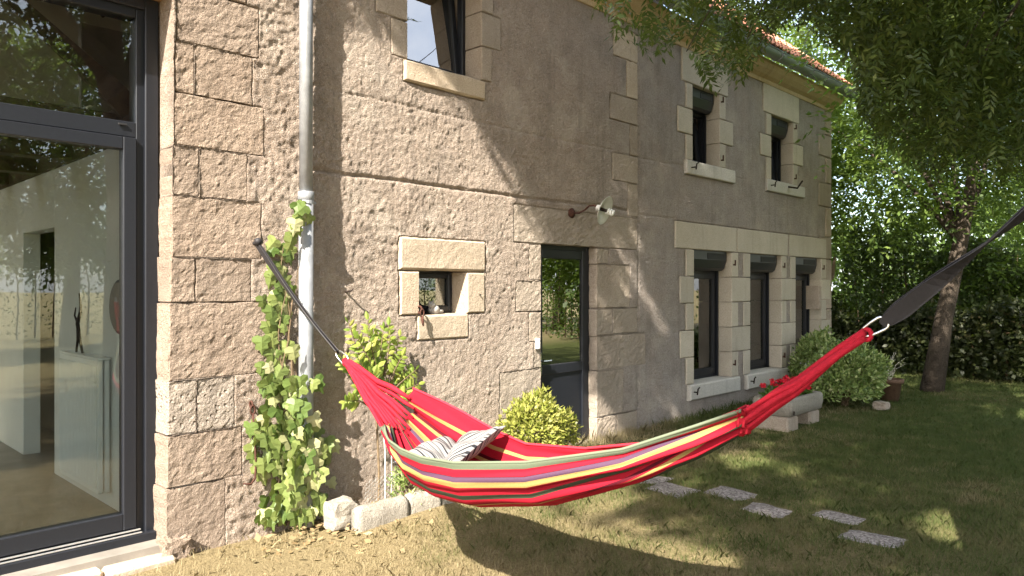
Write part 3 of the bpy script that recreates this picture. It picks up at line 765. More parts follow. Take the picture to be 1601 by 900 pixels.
# rough broken stone at the foot of the pier
def rock(name, c, r, mat, parent=None, seed=0, sub=3, rough=.35, flat=.0):
    bm = bmesh.new(); bmesh.ops.create_icosphere(bm, subdivisions=sub, radius=1)
    for q in bm.verts:
        p = np.array(q.co); p = np.sign(p) * np.abs(p) ** .62; p /= max(.6, np.abs(p).max()) 
        k = 1 + (float(fbm(p[0] * 1.7 + seed, p[1] * 1.7, p[2] * 1.7, 4, seed)) - .5) * rough * 2
        q.co = Vector((c[0] + p[0] * r[0] * k, c[1] + p[1] * r[1] * k, c[2] + p[2] * r[2] * k))
    me = bpy.data.meshes.new(name); bm.to_mesh(me); bm.free(); return link(name, me, M[mat], parent)
rock('footing_stone', (WX(274), .0, -.06), (.075, .05, .085), 'ashlar', wall, 4, 4, .75)

# ------------------------------------------------------------------ things inside the glazed room
rad = empty('radiator', (XI - .05, 1.2, .1)); tag(rad, 'white ribbed panel radiator on the white wall behind the glass door', 'radiator')
ya_, yb_ = 1.05, 1.95; rt, rb = 1.06, .10
MB().box(XI - .09, XI - .055, ya_, yb_, rb, rt - .02, .006).build('front_panel', M['radiator'], rad)
MB().box(XI - .045, XI - .012, ya_, yb_, rb, rt - .02, .006).build('rear_panel', M['radiator'], rad)
MB().box(XI - .094, XI - .004, ya_ - .004, yb_ + .004, rt - .019, rt, .004).build('top_grille', M['radiator'], rad)
q = ya_ + .02
while q < yb_ - .02:
    MB().box(XI - .100, XI - .0895, q, q + .016, rb + .04, rt - .06, .003).build('rib', M['radiator'], rad); q += .034
fg = MB(); bx_, by_ = XI - .05, 1.62
fg.tube([(bx_, by_ - .09, rt), (bx_, by_ - .02, rt + .12), (bx_, by_ + .03, rt + .22), (bx_ + .01, by_, rt + .30), (bx_, by_ - .05, rt + .36), (bx_, by_ - .01, rt + .45)], [.008, .012, .015, .012, .009, .004], 6)
fg.tube([(bx_, by_ + .06, rt), (bx_, by_ + .02, rt + .1), (bx_, by_ + .02, rt + .2)], [.008, .01, .012], 6); fg.tube([(bx_, by_ + .02, rt + .22), (bx_, by_ + .1, rt + .28), (bx_, by_ + .07, rt + .34)], [.01, .007, .004], 6)
tag(fg.build('twisted_figure', M['dark_iron']), 'dark twisted branch-like figure standing on the white radiator', 'ornament')
mr = MB(); mr.lathe([(0, 0), (.17, 0), (.19, .012), (.17, .024), (0, .024)], (XI - .024, .86, 1.42), (1, 0, 0), 24)
tag(mr.build('round_mirror', M['shutter']), 'dark-rimmed round object hanging on the white wall above the radiator', 'mirror')
# figure on the small window sill
cx = sx0 + (sx1 - sx0) * .50
fig = MB()
def ball(mb, c, r, n=10):
    prof = [(r[0] * math.sin(math.pi * k / 8) + 1e-4, -r[2] * math.cos(math.pi * k / 8)) for k in range(9)]
    b = len(mb.v); mb.lathe(prof, c, (0, 0, 1), n); k = r[1] / r[0]
    mb.v[b:] = [(x, c[1] + (y - c[1]) * k, z) for x, y, z in mb.v[b:]]
ball(fig, (cx, .12, sz0 + .034), (.055, .04, .04)); ball(fig, (cx - .035, .11, sz0 + .075), (.032, .03, .03)); fig.tube([(cx + .02, .12, sz0 + .02), (cx + .09, .11, sz0 + .02)], [.02, .012], 6)
fig.tube([(cx - .055, .11, sz0 + .09), (cx - .06, .11, sz0 + .115)], [.012, .003], 5); fig.tube([(cx - .02, .11, sz0 + .09), (cx - .014, .11, sz0 + .118)], [.012, .003], 5)
tag(fig.build('cat_figure', M['grey_figure'], None, True), 'small grey crouching figure on the sill of the little square window', 'figurine')

# ------------------------------------------------------------------ downpipe
PX = WX(478.5, -.10); PY = -.10; pipe = empty('downpipe', (PX, PY, -.05))
tag(pipe, 'grey zinc downpipe with ivy climbing beside it on the stone wall', 'downpipe')
r_ = .0495
pz_ = W(478, 305, -.1)[1]
MB().tube([(PX, PY, -.08), (PX, PY, pz_)], r_, 20).build('lower_tube', M['zinc'], pipe, True)
MB().tube([(PX, PY, pz_ - .03), (PX, PY, ZT + .16)], r_ - .004, 20).build('upper_tube', M['zinc'], pipe, True)
MB().tube([(PX, PY, pz_ - .035), (PX, PY, pz_ - .03), (PX, PY, pz_ + .02), (PX, PY, pz_ + .025)], [r_ + .001, r_ + .006, r_ + .006, r_], 20).build('socket', M['zinc'], pipe, True)
for zz in (pz_ + .012 - .06, .9, 3.6):
    c = MB(); c.tube([(PX, PY, zz - .012), (PX, PY, zz + .012)], r_ + .006, 18); c.tube([(PX, PY + .04, zz), (PX, .03, zz)], .008, 6); c.tube([(PX + .05, PY, zz), (PX + .075, PY, zz)], .01, 6)
    c.build('bracket', M['zinc'], pipe)
MB().tube([(PX, PY, ZT + .10), (PX, PY, ZT + .16), (PX, gc[0], ZT + .24)], r_, 14).build('swan_neck', M['zinc'], pipe, True)

# ================================================================== HAMMOCK
LA = PD(400, 380, 4.90); LB = PD(1655, 292, 2.38)      # wall hook end and tree end of the line
def line(t):
    p = LA + (LB - LA) * t; return p
hd = (LB - LA) * np.array((1, 1, 0)); hd /= np.linalg.norm(hd); hn = np.array((hd[1], -hd[0], 0))     # hn points to the camera side
if hn @ (CAMP - line(.5)) < 0: hn = -hn
def tpx(px):                                            # parameter of the point on the line seen at column px
    u = (px - 800.5) / F; a = LA - CAMP; d = LB - LA
    return (u * (a @ AX) - a @ RT) / (d @ RT - u * (d @ AX))
def hpt(px, py):
    t = tpx(px); p = line(t); dep = (p - CAMP) @ AX; q = PD(px, py, dep); return q
ham = empty('hammock', tuple(hpt(770, 788))); tag(ham, 'red cotton hammock with yellow, green and purple stripes slung across the lawn', 'hammock')
TLs, TRs = tpx(622), tpx(1168)
kt = [tpx(p) for p in (622, 650, 680, 720, 770, 870, 1000, 1100, 1168)]
zbk = [hpt(p, q)[2] for p, q in ((622, 672), (645, 722), (680, 758), (720, 778), (770, 787), (870, 784), (1000, 744), (1100, 702), (1168, 667))]
zrk = [.80, .755, .735, .725, .727, .775, .87, .99, hpt(1168, 638)[2]]
zrf = [.98, .91, .84, .765, .715, .745, .85, .985, hpt(1168, 636)[2]]
wk = [.10, .19, .255, .29, .30, .265, .165, .085, .05]
NS, NV = 130, 110
sv = []; va = []
for i in range(NS + 1):
    t = TLs + (TRs - TLs) * i / NS; c = line(t)
    zb_, zn, zf, w_ = (np.interp(t, kt, k) for k in (zbk, zrk, zrf, wk))
    u = i / NS; end = max(0, 1 - min(u / .16, (1 - u) / .62))
    for j in range(NV + 1):
        v_ = j / NV; th = math.pi * v_
        o = w_ * math.cos(th); sn = math.sin(th) ** .8
        zr_ = zn * (1 - v_) + zf * v_
        z = zr_ - (zr_ - zb_) * sn
        ph = 2 * math.pi * (6.5 * v_ + .4 * math.sin(5 * v_ + 2 * u) + .25 * math.sin(3.3 * u))
        pl = (.004 + .027 * end ** 1.15) * math.sin(ph) + (.0015 + .008 * end) * math.sin(ph * 2.7 + 4 * u) + .004 * (float(vnoise(u * 9, v_ * 7, 0, 2)) - .5) * 2
        k = min(1, w_ / .09)
        nrm = math.cos(th), -math.sin(th)
        p = c + hn * (o + nrm[0] * pl * k); p[2] = z + nrm[1] * pl * k
        sv.append(p); va.append(v_)
I = np.arange(NS)[:, None] * (NV + 1) + np.arange(NV)[None]
f = np.stack([I, I + NV + 1, I + NV + 2, I + 1], -1).reshape(-1, 4)
body = mesh('hammock_cloth', np.array(sv), f, M['fabric'], ham, True, {'v': np.array(va)})
sm = body.modifiers.new('thick', 'SOLIDIFY'); sm.thickness = .004
# rolled rims
for j, nm in ((0, 'hem'), (NV, 'hem')):
    pts = [sv[i * (NV + 1) + j] for i in range(0, NS + 1, 2)]
    tint = NT('hem_cotton').fin((.13, .15, .10) if j == 0 else (.52, .03, .05), .85, .15)
    MB().tube(pts, .007, 6).build('hem', tint, body, True)
# gathered ends: bundles of red cord sleeves
def ends(i_row, tip, spread, nm, nst, rad_):
    row = [sv[i_row * (NV + 1) + j] for j in range(NV + 1)]
    for k in range(nst):
        p0 = row[int((k + .5) * NV / nst)]; q = np.array(tip) + np.array((0, 0, 1)) * spread * (k / (nst - 1) - .5) + hn * spread * .6 * random.uniform(-1, 1)
        inn = p0 + (p0 - q) * .06
        mid = (p0 * .55 + q * .45) + np.array((0, 0, -.012)) + hn * random.uniform(-.012, .012)
        r = rad_ * random.uniform(.8, 1.25)
        MB().tube([inn, p0 * .93 + q * .07, p0 * .75 + q * .25 * 1.0, mid, q * .8 + p0 * .2, q], [r * .5, r * .9, r, r, r * .95, r * .8], 7).build(nm, M['red_cord'], ham, True)
tipL = hpt(541, 566); tipR = hpt(1352, 523)
ends(0, tipL, .035, 'gathered_cord', 15, .0125); ends(NS, tipR, .03, 'gathered_cord', 15, .0125)
for tip, other in ((tipL, line(tpx(600))), (tipR, line(tpx(1250)))):
    pass
# whipping ring where the cloth is bound on the right
row = [sv[(NS - 1) * (NV + 1) + j] for j in range(0, NV + 1, 5)]; rc_ = sum(row) / len(row)
for off in (0, .022): MB().tube([rc_ + (p - rc_) * 1.12 + hd * off for p in row] + [rc_ + (row[0] - rc_) * 1.12 + hd * off], .0065, 6, False).build('binding_cord', M['red_cord'], ham, True)
# end loops
for tip, sgn in ((tipL, -1), (tipR, 1)):
    mb = MB(); pts = []
    for k in range(13):
        q = 2 * math.pi * k / 12; pts.append(tip + hd * (.016 * math.cos(q) + .006 * sgn) + np.array((0, 0, .02 * math.sin(q))))
    mb.tube(pts, .009, 6, False); mb.build('end_loop', M['red_cord'], ham, True)

def ribbon(path, widths, twist, thick, side, up):
    v = []; f = []
    for p, w_, tw in zip(path, widths, twist):
        a = np.array(up) * math.cos(tw) + np.array(side) * math.sin(tw); b = -np.array(up) * math.sin(tw) + np.array(side) * math.cos(tw)
        p = np.array(p)
        for sa, sb in ((-1, -1), (1, -1), (1, 1), (-1, 1)): v.append(p + a * sa * w_ / 2 + b * sb * thick / 2)
    n = len(path)
    for i in range(n - 1):
        for k in range(4): f.append((i * 4 + k, i * 4 + (k + 1) % 4, i * 4 + 4 + (k + 1) % 4, i * 4 + 4 + k))
    f += [(3, 2, 1, 0), tuple(range(4 * n - 4, 4 * n))]
    return v, f
def carabiner(a, b, parent, w_=.028):
    a = np.array(a); b = np.array(b); d = (b - a) / np.linalg.norm(b - a); L = np.linalg.norm(b - a)
    s = np.cross(d, hn); s /= np.linalg.norm(s); pts = []
    for k in range(17):
        q = 2 * math.pi * k / 16; cx_, sx_ = math.cos(q), math.sin(q)
        pts.append((a + b) / 2 + d * (L / 2) * np.sign(cx_) * abs(cx_) ** .6 + s * w_ * (1 + .35 * cx_) * np.sign(sx_) * abs(sx_) ** .7)
    MB().tube(pts, .0052, 8, False).build('carabiner', M['chrome'], parent, True)
hook = np.array((W(400, 380, -.03)[0], -.03, W(400, 380, -.03)[1]))
carL = hpt(527, 551)
s1 = empty('hanging_strap', tuple(hook)); tag(s1, 'black webbing strap running from the stone wall past the downpipe to the hammock', 'strap')
N = 15; path = [hook * (1 - k / N) + carL * (k / N) + np.array((0, 0, -.03 * math.sin(math.pi * k / N))) for k in range(N + 1)]
wid = np.interp(np.linspace(0, 1, N + 1), [0, .1, .45, .75, .9, 1], [.04, .058, .05, .034, .04, .05]); tw = np.linspace(.5, 1.6, N + 1)
d_ = (carL - hook) / np.linalg.norm(carL - hook); sd = np.cross(d_, (0, 0, 1.)); sd /= np.linalg.norm(sd); up_ = np.cross(sd, d_)
v, f = ribbon(path, wid, tw * .6, .005, sd, up_); mesh('webbing', v, f, M['strap'], s1)
v, f = ribbon([p + np.array((0.004, -.008, .006)) for p in path], wid * .8, tw * .6 - .3, .004, sd, up_); mesh('webbing', v, f, M['strap'], s1)
mb = MB(); mb.tube([hook + (0, .06, 0), hook + (0, -.02, 0), hook + (.0, -.035, .012)], .012, 8); ball(mb, tuple(hook + (0, -.032, .01)), (.026, .026, .026)); mb.build('wall_hook', M['strap'], s1, True)
carabiner(carL - d_ * .01, tipL + hd * .012, s1)
# right strap round the tree
TREE = np.array(PD(1790, 0, 2.42)); TREE[2] = 0
carR = hpt(1379, 507)
s2 = empty('hanging_strap', tuple(carR)); tag(s2, 'long black webbing strap rising from the hammock carabiner to the overhanging tree', 'strap')
N = 24; tg = LB.copy(); dR = (tg - carR) / np.linalg.norm(tg - carR)
path = [carR + (tg - carR) * (k / N) for k in range(N + 1)]
wid = np.interp(np.linspace(0, 1, N + 1), [0, .05, .12, .3, .5, .62, .8, 1], [.03, .055, .07, .062, .05, .032, .05, .055]); tw = np.interp(np.linspace(0, 1, N + 1), [0, .3, .62, 1], [.15, .3, 1.45, .4])
sd = np.cross(dR, (0, 0, 1.)); sd /= np.linalg.norm(sd); up_ = np.cross(sd, dR)
v, f = ribbon(path, wid, tw, .004, sd, up_); mesh('webbing', v, f, M['strap'], s2)
v, f = ribbon([p + sd * .008 for p in path], wid * .85, tw + .25, .004, sd, up_); mesh('webbing', v, f, M['strap'], s2)
loop = []; tr = .23
for k in range(25):
    q = 2 * math.pi * k / 24; loop.append((TREE[0] + tr * math.cos(q), TREE[1] + tr * math.sin(q), LB[2] + .02 * math.cos(q)))
v = []; f = []
for p in loop:
    v += [(p[0], p[1], p[2] - .025), (p[0], p[1], p[2] + .025)]
f = [(2 * k, 2 * k + 2, 2 * k + 3, 2 * k + 1) for k in range(24)]
lo = mesh('tree_loop', v, f, M['strap'], s2); lo.modifiers.new('t', 'SOLIDIFY').thickness = .006
MB().tube([LB, np.array((TREE[0], TREE[1], LB[2]))], .02, 6).build('strap_end', M['strap'], s2)
carabiner(tipR - hd * .01, carR + dR * .02, s2, .022)

# ---- cushion lying in the hammock
def cushion():
    n = 40; v = []; uu = []; f = []
    c0 = hpt(690, 702); c0 = c0 + np.array((0, 0, -.03)) - hn * .03
    for side in (1, -1):
        for i in range(n + 1):
            for j in range(n + 1):
                a = i / n * 2 - 1; b = j / n * 2 - 1
                e = max(0, (1 - abs(a) ** 3.2) * (1 - abs(b) ** 3.2)) ** .45
                pin = 1 - .06 * (1 - abs(a)) * 0 - .07 * (1 - (abs(b)) ** 2) * abs(a) ** 4
                x = .215 * a * pin + .035; y = .21 * b * (1 - .07 * (1 - a * a) * abs(b) ** 4)
                h = side * .055 * e + .012 * math.sin(5 * a + 2 * b) * e + .007 * math.sin(9 * b - 3 * a) * e
                # the cushion folds over a crease: right half tips up against the far side
                k = a * .8 + b * .35
                lift = .10 * max(0, k + .05) ** 1.3 * (1 if b < .8 else .9) - .05 * math.exp(-((k + .02) / .16) ** 2)
                p = c0 + hd * x - hn * y
                p[2] += h + lift + .15 * y + .055 * (x / .25) ** 2 * 0
                v.append(p); uu.append(.9 * a - .5 * b if k > 0 else .25 * a + .95 * b)
    m = (n + 1) ** 2
    for s_ in (0, 1):
        for i in range(n):
            for j in range(n):
                q = [s_ * m + i * (n + 1) + j, s_ * m + (i + 1) * (n + 1) + j, s_ * m + (i + 1) * (n + 1) + j + 1, s_ * m + i * (n + 1) + j + 1]
                f.append(tuple(q) if s_ == 0 else tuple(q[::-1]))
    o = mesh('cushion', v, f, M['cushion'], None, True, {'u': np.array(uu)})
    tag(o, 'grey and white striped cushion lying in the head end of the hammock', 'cushion')
cushion()
# ================================================================== FITTINGS ON THE WALL
lx, lz = W(893, 333)
lamp = empty('wall_lamp', (lx, 0, lz)); tag(lamp, 'old wall lamp with rusty curved arm, pale enamel shade and white bulb', 'wall lamp')
lc = np.array((lx + .01, -.36, lz + .015))
mb = MB(); mb.lathe([(0, -.02), (.045, -.02), (.05, .0), (.03, .02), (.012, .03), (0, .03)], (lx, -.012, lz), (0, -1, 0), 14); mb.build('wall_plate', M['rust'], lamp, True)
MB().tube([(lx, -.02, lz), (lx, -.10, lz - .005), (lx + .003, -.17, lz + .02), (lx + .006, -.22, lz + .055), (lx + .008, -.28, lz + .055), tuple(lc + (0, .04, .02))], .009, 8).build('arm', M['rust'], lamp, True)
ax_ = Vector((.22, -.90, -.36)).normalized()
mb = MB(); mb.lathe([(.014, -.05), (.03, -.045), (.032, -.0), (.055, .012), (.10, .022), (.137, .045), (.140, .044), (.10, .018), (.055, .006), (.030, -.004), (.02, -.02)], tuple(lc), ax_, 32); mb.build('shade', M['enamel'], lamp, True)
mb = MB(); mb.lathe([(.012, -.01), (.017, .0), (.017, .060), (.012, .065)], tuple(lc), ax_, 12); mb.build('socket', M['dark_iron'], lamp, True)
pts = []; o_ = Vector(lc) + ax_ * .06; xx_ = ax_.orthogonal().normalized(); yy_ = ax_.cross(xx_)
for k in range(40):
    q = k / 39 * 2 * math.pi * 3; pts.append(tuple(o_ + ax_ * (.004 + .075 * k / 39) + (xx_ * math.cos(q) + yy_ * math.sin(q)) * .023))
MB().tube(pts, .0105, 8).build('bulb', M['white_plastic'], lamp, True)

def ring_pts(c, r1, r2, ax1, ax2, n=14):
    c = np.array(c); return [c + np.array(ax1) * r1 * math.cos(2 * math.pi * k / n) + np.array(ax2) * r2 * math.sin(2 * math.pi * k / n) for k in range(n + 1)]
hx, hz = W(393, 632, -.03)
ch = empty('hook_bar', (hx, -.03, hz)); tag(ch, 'rusty iron hook bar hanging from a staple among the ivy', 'iron hook')
MB().tube(ring_pts((hx, -.028, hz), .02, .02, (0, 1, 0), (0, 0, 1)), .007, 6, False).build('staple', M['rust'], ch, True)
MB().tube(ring_pts((hx, -.05, hz - .035), .016, .03, (1, 0, 0), (0, 0, 1)), .006, 6, False).build('chain_link', M['rust'], ch, True)
MB().tube([(hx, -.05, hz - .055), (hx + .012, -.055, hz - .2), (hx + .018, -.055, hz - .40), (hx + .012, -.06, hz - .48), (hx - .02, -.065, hz - .515), (hx - .075, -.07, hz - .50)], [.009, .008, .008, .008, .008, .005], 6).build('hook', M['rust'], ch, True)
hx, hz = W(655, 484, -.02)
ch = empty('ring_staple', (hx, -.02, hz)); tag(ch, 'rusty iron ring with short tongue below the small square window', 'iron ring')
MB().tube(ring_pts((hx, -.03, hz), .025, .028, (0, 1, 0), (0, 0, 1)), .008, 6, False).build('staple', M['rust'], ch, True)
MB().tube(ring_pts((hx, -.06, hz - .025), .018, .03, (1, 0, 0), (0, 0, 1)), .007, 6, False).build('ring', M['rust'], ch, True)
mb = MB().tube([(hx, -.06, hz - .05), (hx + .002, -.065, hz - .10), (hx + .005, -.07, hz - .13)], [.012, .012, .005], 6).build('tongue', M['rust'], ch, True)
nx_, nz_ = W(540, 457)
tag(MB().tube([(nx_, .03, nz_), (nx_ + .01, -.06, nz_ + .012), (nx_ + .02, -.075, nz_ + .03)], [.008, .007, .005], 6).build('iron_peg', M['dark_iron']), 'thin iron peg driven into the sunlit render right of the downpipe', 'iron peg')
nx_, nz_ = W(748, 462)
MB().tube([(nx_, .03, nz_), (nx_, -.03, nz_ + .01)], .006, 6).build('nail', M['dark_iron'], wall)

# ================================================================== PLANTS
def leaf_mesh(name, kind, mat):
    if kind == 'ivy':
        o = [(0, 0), (.20, -.10), (.46, -.02), (.50, .22), (.30, .36), (.34, .62), (.12, .70), (0, 1.0)]
    else:
        o = [(0, 0), (.12, .10), (.24, .35), (.22, .62), (.10, .86), (0, 1.0)]
    n = len(o); v = []; f = []
    fold = .22 if kind == 'ivy' else .3
    cv = lambda y: -.22 * y * y
    for x, y in o: v.append((x, y, -fold * x + cv(y) + (.05 * math.sin(9 * y) if x > .3 else 0)))
    for x, y in o[1:-1]: v.append((-x, y, -fold * x + cv(y) - (.04 * math.sin(8 * y) if x > .3 else 0)))
    mids = [(0, .3, cv(.3) + .01), (0, .62, cv(.62) + .01)]
    b = len(v); v += mids
    R_ = list(range(n)); L_ = [0] + list(range(n, n + n - 2)) + [n - 1]
    def fan(ids, rev):
        q = [x for x in ids]; k = n // 2
        fs = []
        for i in range(n - 1):
            c = b if i < k else b + 1
            t = (c, q[i], q[i + 1]); fs.append(t[::-1] if rev else t)
        t = (b, q[k], b + 1); fs.append(t[::-1] if rev else t); return fs
    f = fan(R_, False) + fan(L_, True)
    me = bpy.data.meshes.new(name); me.from_pydata(v, [], f); me.materials.append(mat)
    return me
def orient(tip, nrm):
    t = Vector(tip).normalized(); n_ = Vector(nrm); n_ = (n_ - t * n_.dot(t)).normalized(); x = t.cross(n_)
    return Matrix((x, t, n_)).transposed()
def put_leaf(me, parent, p, tip, nrm, s, name='leaf'):
    o = bpy.data.objects.new(name, me); COL.objects.link(o); adopt(o, parent)
    m = orient(tip, nrm).to_4x4(); m = Matrix.Translation(Vector(p)) @ m @ Matrix.Scale(s, 4)
    o.matrix_basis = m
ivy = empty('ivy', (PX - .05, -.06, -.06)); tag(ivy, 'pale green ivy climbing up the wall beside the zinc downpipe', 'ivy')
ivm = leaf_mesh('ivy_leaf', 'ivy', M['ivy'])
bands = [(318, 376, 440, 488, 10, 22), (376, 470, 425, 462, 24, 22), (470, 600, 409, 458, 52, 24), (600, 690, 412, 500, 58, 28), (690, 760, 408, 520, 62, 29), (760, 850, 405, 505, 52, 27), (655, 745, 378, 420, 11, 26)]
for y0, y1, xa, xb, n, sz in bands:
    for k in range(n):
        py = random.uniform(y0, y1); px = random.gauss((xa + xb) / 2, (xb - xa) * .27); px = min(max(px, xa), xb)
        dp = random.uniform(.012, .035 if py < 600 else .10) if not (px > 465 and py < 640) else random.uniform(.16, .2)
        if 455 < px < 500: dp = random.uniform(.155, .2)
        X_, Z_ = W(px, py, -dp); s_ = sz / F * 4.9 * random.uniform(.75, 1.35)
        Z_ = max(Z_, .01)
        put_leaf(ivm, ivy, (X_, -dp, Z_ + s_ * .4), (random.gauss(0, .45), (-.22 if py > 600 else -.08) + random.gauss(0, .2 if py > 600 else .06), -1), (random.gauss(0, .6), -1, .35 + random.gauss(0, .5)) if py > 600 else (random.gauss(0, .25), -1, .3), s_)
stem = MB()
for k in range(6):
    x = PX - .09 + .05 * random.uniform(-1, 1.2); pts = []; top = random.uniform(1.2, 1.95)
    for q in range(12):
        z = -.07 + (top + .07) * q / 11; pts.append((x + .04 * math.sin(q * .9 + k), -.03 - .012 * math.sin(q + k), z))
    stem.tube(pts, np.linspace(.009, .003, 12), 5)
stem.build('stem', M['stem'], ivy)

cl = empty('climbing_shrub', (WX(592, -.2), -.2, -.05)); tag(cl, 'light green climbing shrub with leafy sprays on the wall behind the hammock end', 'climbing shrub')
clm = leaf_mesh('climber_leaf', 'oval', M['rose_leaf'])
stem = MB(); bx, _ = W(590, 780, -.2); root = np.array((bx, -.22, -.06)); hub = np.array((*W(588, 640, -.14),)); hub = np.array((hub[0], -.14, hub[1]))
stem.tube([root, root * .6 + hub * .4 + (.01, 0, 0), hub], [.012, .01, .009], 6)
sprays = [(545, 505), (575, 500), (600, 512), (560, 530), (610, 525), (585, 545), (600, 565), (560, 560), (625, 560), (640, 585), (655, 600), (610, 600), (580, 590), (635, 615), (560, 605), (545, 630), (600, 625), (575, 575), (650, 578), (620, 632), (590, 525), (535, 560)]
sprays += [(px + random.uniform(-14, 16), py + random.uniform(-14, 14)) for px, py in sprays[2:18]]
for k, (px, py) in enumerate(sprays):
    dp = random.uniform(.10, .32); X_, Z_ = W(px, py, -dp); tip = np.array((X_, -dp, Z_)); mid = hub * .5 + tip * .5 + np.array((random.uniform(-.04, .04), -.03, .04))
    stem.tube([hub + (random.uniform(-.01, .01), 0, -.03 * random.random()), mid, tip], [.006, .0045, .002], 5)
    d = tip - mid; d /= np.linalg.norm(d)
    for j in range(11):
        u = .2 + .8 * j / 10; p = mid + (tip - mid) * u; s_ = random.uniform(.05, .082)
        sdv = np.array((d[2], random.uniform(-.4, .1), -d[0])) * (1 if j % 2 else -1) + d * .6
        put_leaf(clm, cl, p, sdv if j < 10 else d, (random.gauss(0, .5), -1, .6 + random.gauss(0, .4)), s_)
stem.build('stem', M['stem'], cl)
# pale strings and a scrap of netting tied to it
for px, top, sl in ((594, 625, 'knotted pale string hanging from the climbing shrub, nearer the downpipe'), (604, 640, 'second pale string below the climbing shrub, nearer the hammock cloth')):
    a = W(px, top, -.2); b = W(px + 8, 792, -.3)
    tag(MB().tube([(a[0], -.2, a[1]), (a[0] + .01, -.25, (a[1] + b[1]) / 2), (b[0], -.3, -.06)], .0035, 5).build('plant_string', M['string']), sl, 'string', 'strings below the climbing shrub')
net = MB(); X0, Z0 = W(572, 790, -.38); net_w, net_h = .30, .27; hs = .028
for i in range(11):
    for j in range(9):
        cxn = X0 + i * hs; czn = -.06 + j * hs * 1.15 + (hs * .57 if i % 2 else 0)
        pts = [(cxn + hs * .66 * math.cos(q * math.pi / 3), -.40 + .05 * math.sin(4 * (cxn - X0)) + .01 * math.sin(20 * czn), czn + hs * .62 * math.sin(q * math.pi / 3)) for q in range(4)]
        net.tube(pts, .0013, 3, False)
tag(net.build('wire_netting', M['wire']), 'scrap of hexagonal wire netting standing behind the pale border stones', 'wire netting')

def leaves_np(P, N_, T, L, Wd, tint, name, mat, parent=None):
    """many folded four-sided leaves: P base, T tip dir, N_ normal, L length, Wd width"""
    T = T / np.linalg.norm(T, axis=1, keepdims=True); N_ = N_ - T * np.sum(N_ * T, 1, keepdims=True); N_ /= np.linalg.norm(N_, axis=1, keepdims=True) + 1e-9
    X = np.cross(T, N_); L = np.asarray(L)[:, None]; Wd = np.asarray(Wd)[:, None]
    a = P; b = P + T * L * .45 + X * Wd * .5 - N_ * Wd * .12; c = P + T * L - N_ * L * .08; d = P + T * L * .45 - X * Wd * .5 - N_ * Wd * .12
    v = np.stack([a, b, c, d], 1).reshape(-1, 3); n = len(P); f = np.arange(4 * n).reshape(n, 4)
    return mesh(name, v, f, mat, parent, False, {'tint': np.repeat(tint, 4)})
def rdir(n): q = rng.normal(size=(n, 3)); return q / np.linalg.norm(q, axis=1, keepdims=True)
def shrub(name, label, cat, c, r, n, ll, lw, mat, stems=8, base=None, lumps=9, tint_b=0., group=None):
    base = base or (c[0], c[1], float(gz(c[0], c[1])) - .02)
    e = empty(name, base); tag(e, label, cat, group)
    d = rdir(n); d[:, 2] = np.where(d[:, 2] < -.55, -d[:, 2] * .5, d[:, 2])
    rr = rng.uniform(.55, 1.0, n) ** .6
    lump = .52 + .98 * fbm(d[:, 0] * 2.7 + 9, d[:, 1] * 2.7, d[:, 2] * 2.7, 4, lumps, .6)
    P = np.array(c) + d * rr[:, None] * lump[:, None] * np.array(r)
    ok = P[:, 2] > gz(P[:, 0], P[:, 1]) + .01; P = P[ok]; d = d[ok]; m = len(P)
    T = d * .8 + rdir(m) * .8 + np.array((0, 0, .35)); N_ = d * .7 + rdir(m) * .7 + np.array((0, 0, .5))
    leaves_np(P, N_, T, ll * rng.uniform(.7, 1.25, m), lw * rng.uniform(.7, 1.25, m), np.clip(rng.beta(1.6, 1.6, m) + tint_b, 0, 1), 'foliage', mat, e)
    s_ = MB()
    for k in range(stems):
        q = rdir(1)[0]; q[2] = abs(q[2]) + .4
        tp = np.array(c) + q / np.linalg.norm(q) * np.array(r) * .75
        s_.tube([(base[0] + random.uniform(-.05, .05), base[1] + random.uniform(-.05, .05), base[2]), (np.array(base) + tp) / 2 + (0, 0, .03), tp], [.012, .009, .004], 5)
    s_.build('stem', M['stem'], e); return e
q = W(830, 660, -.36); shrub('golden_shrub', 'round golden yellow-green shrub growing beside the back door', 'shrub', (q[0], -.38, .31), (.30, .25, .34), 3800, .05, .024, M['gold'])
q = W(872, 672, -.34); shrub('golden_shoot', 'small golden leafy side shoot in front of the door panel', 'shrub', (q[0] + .03, -.40, .26), (.10, .10, .20), 650, .05, .024, M['gold'], 3)
shrub('variegated_shrub', 'large variegated green and cream shrub by the stone trough at the house corner', 'shrub', (WX(1318, -1.0) + .05, -1.0, .38), (.60, .46, .44), 10000, .06, .028, M['varieg'], 10)
shrub('variegated_shrub', 'smaller variegated bush reaching up against the third lower window', 'shrub', (WX(1282, -.45), -.42, .42), (.42, .34, .50), 5000, .06, .028, M['varieg'], 8)
q = W(640, 745, -.35); shrub('bed_plant', 'scrubby olive plant behind the border stones under the hammock', 'plant', (q[0], -.36, .08), (.15, .12, .26), 900, .05, .014, M['rose_leaf'] if False else M['varieg'], 8)
# pink rose
fx, fz = W(687, 660, -.2)
ros = empty('pink_rose', (fx, -.2, -.05)); tag(ros, 'single bright pink rose bloom between hammock and wall', 'flower')
mb = MB()
for k in range(9): ball(mb, (fx + .014 * math.cos(k * 2.4), -.2 + .014 * math.sin(k * 2.4), fz + .006 * math.sin(k)), (.014, .012, .016), 7)
mb.build('bloom', M['pink_petal'], ros, True); MB().tube([(fx, -.2, fz), (fx - .03, -.22, fz * .5), (fx - .04, -.24, -.06)], .003, 5).build('stem', M['stem'], ros)

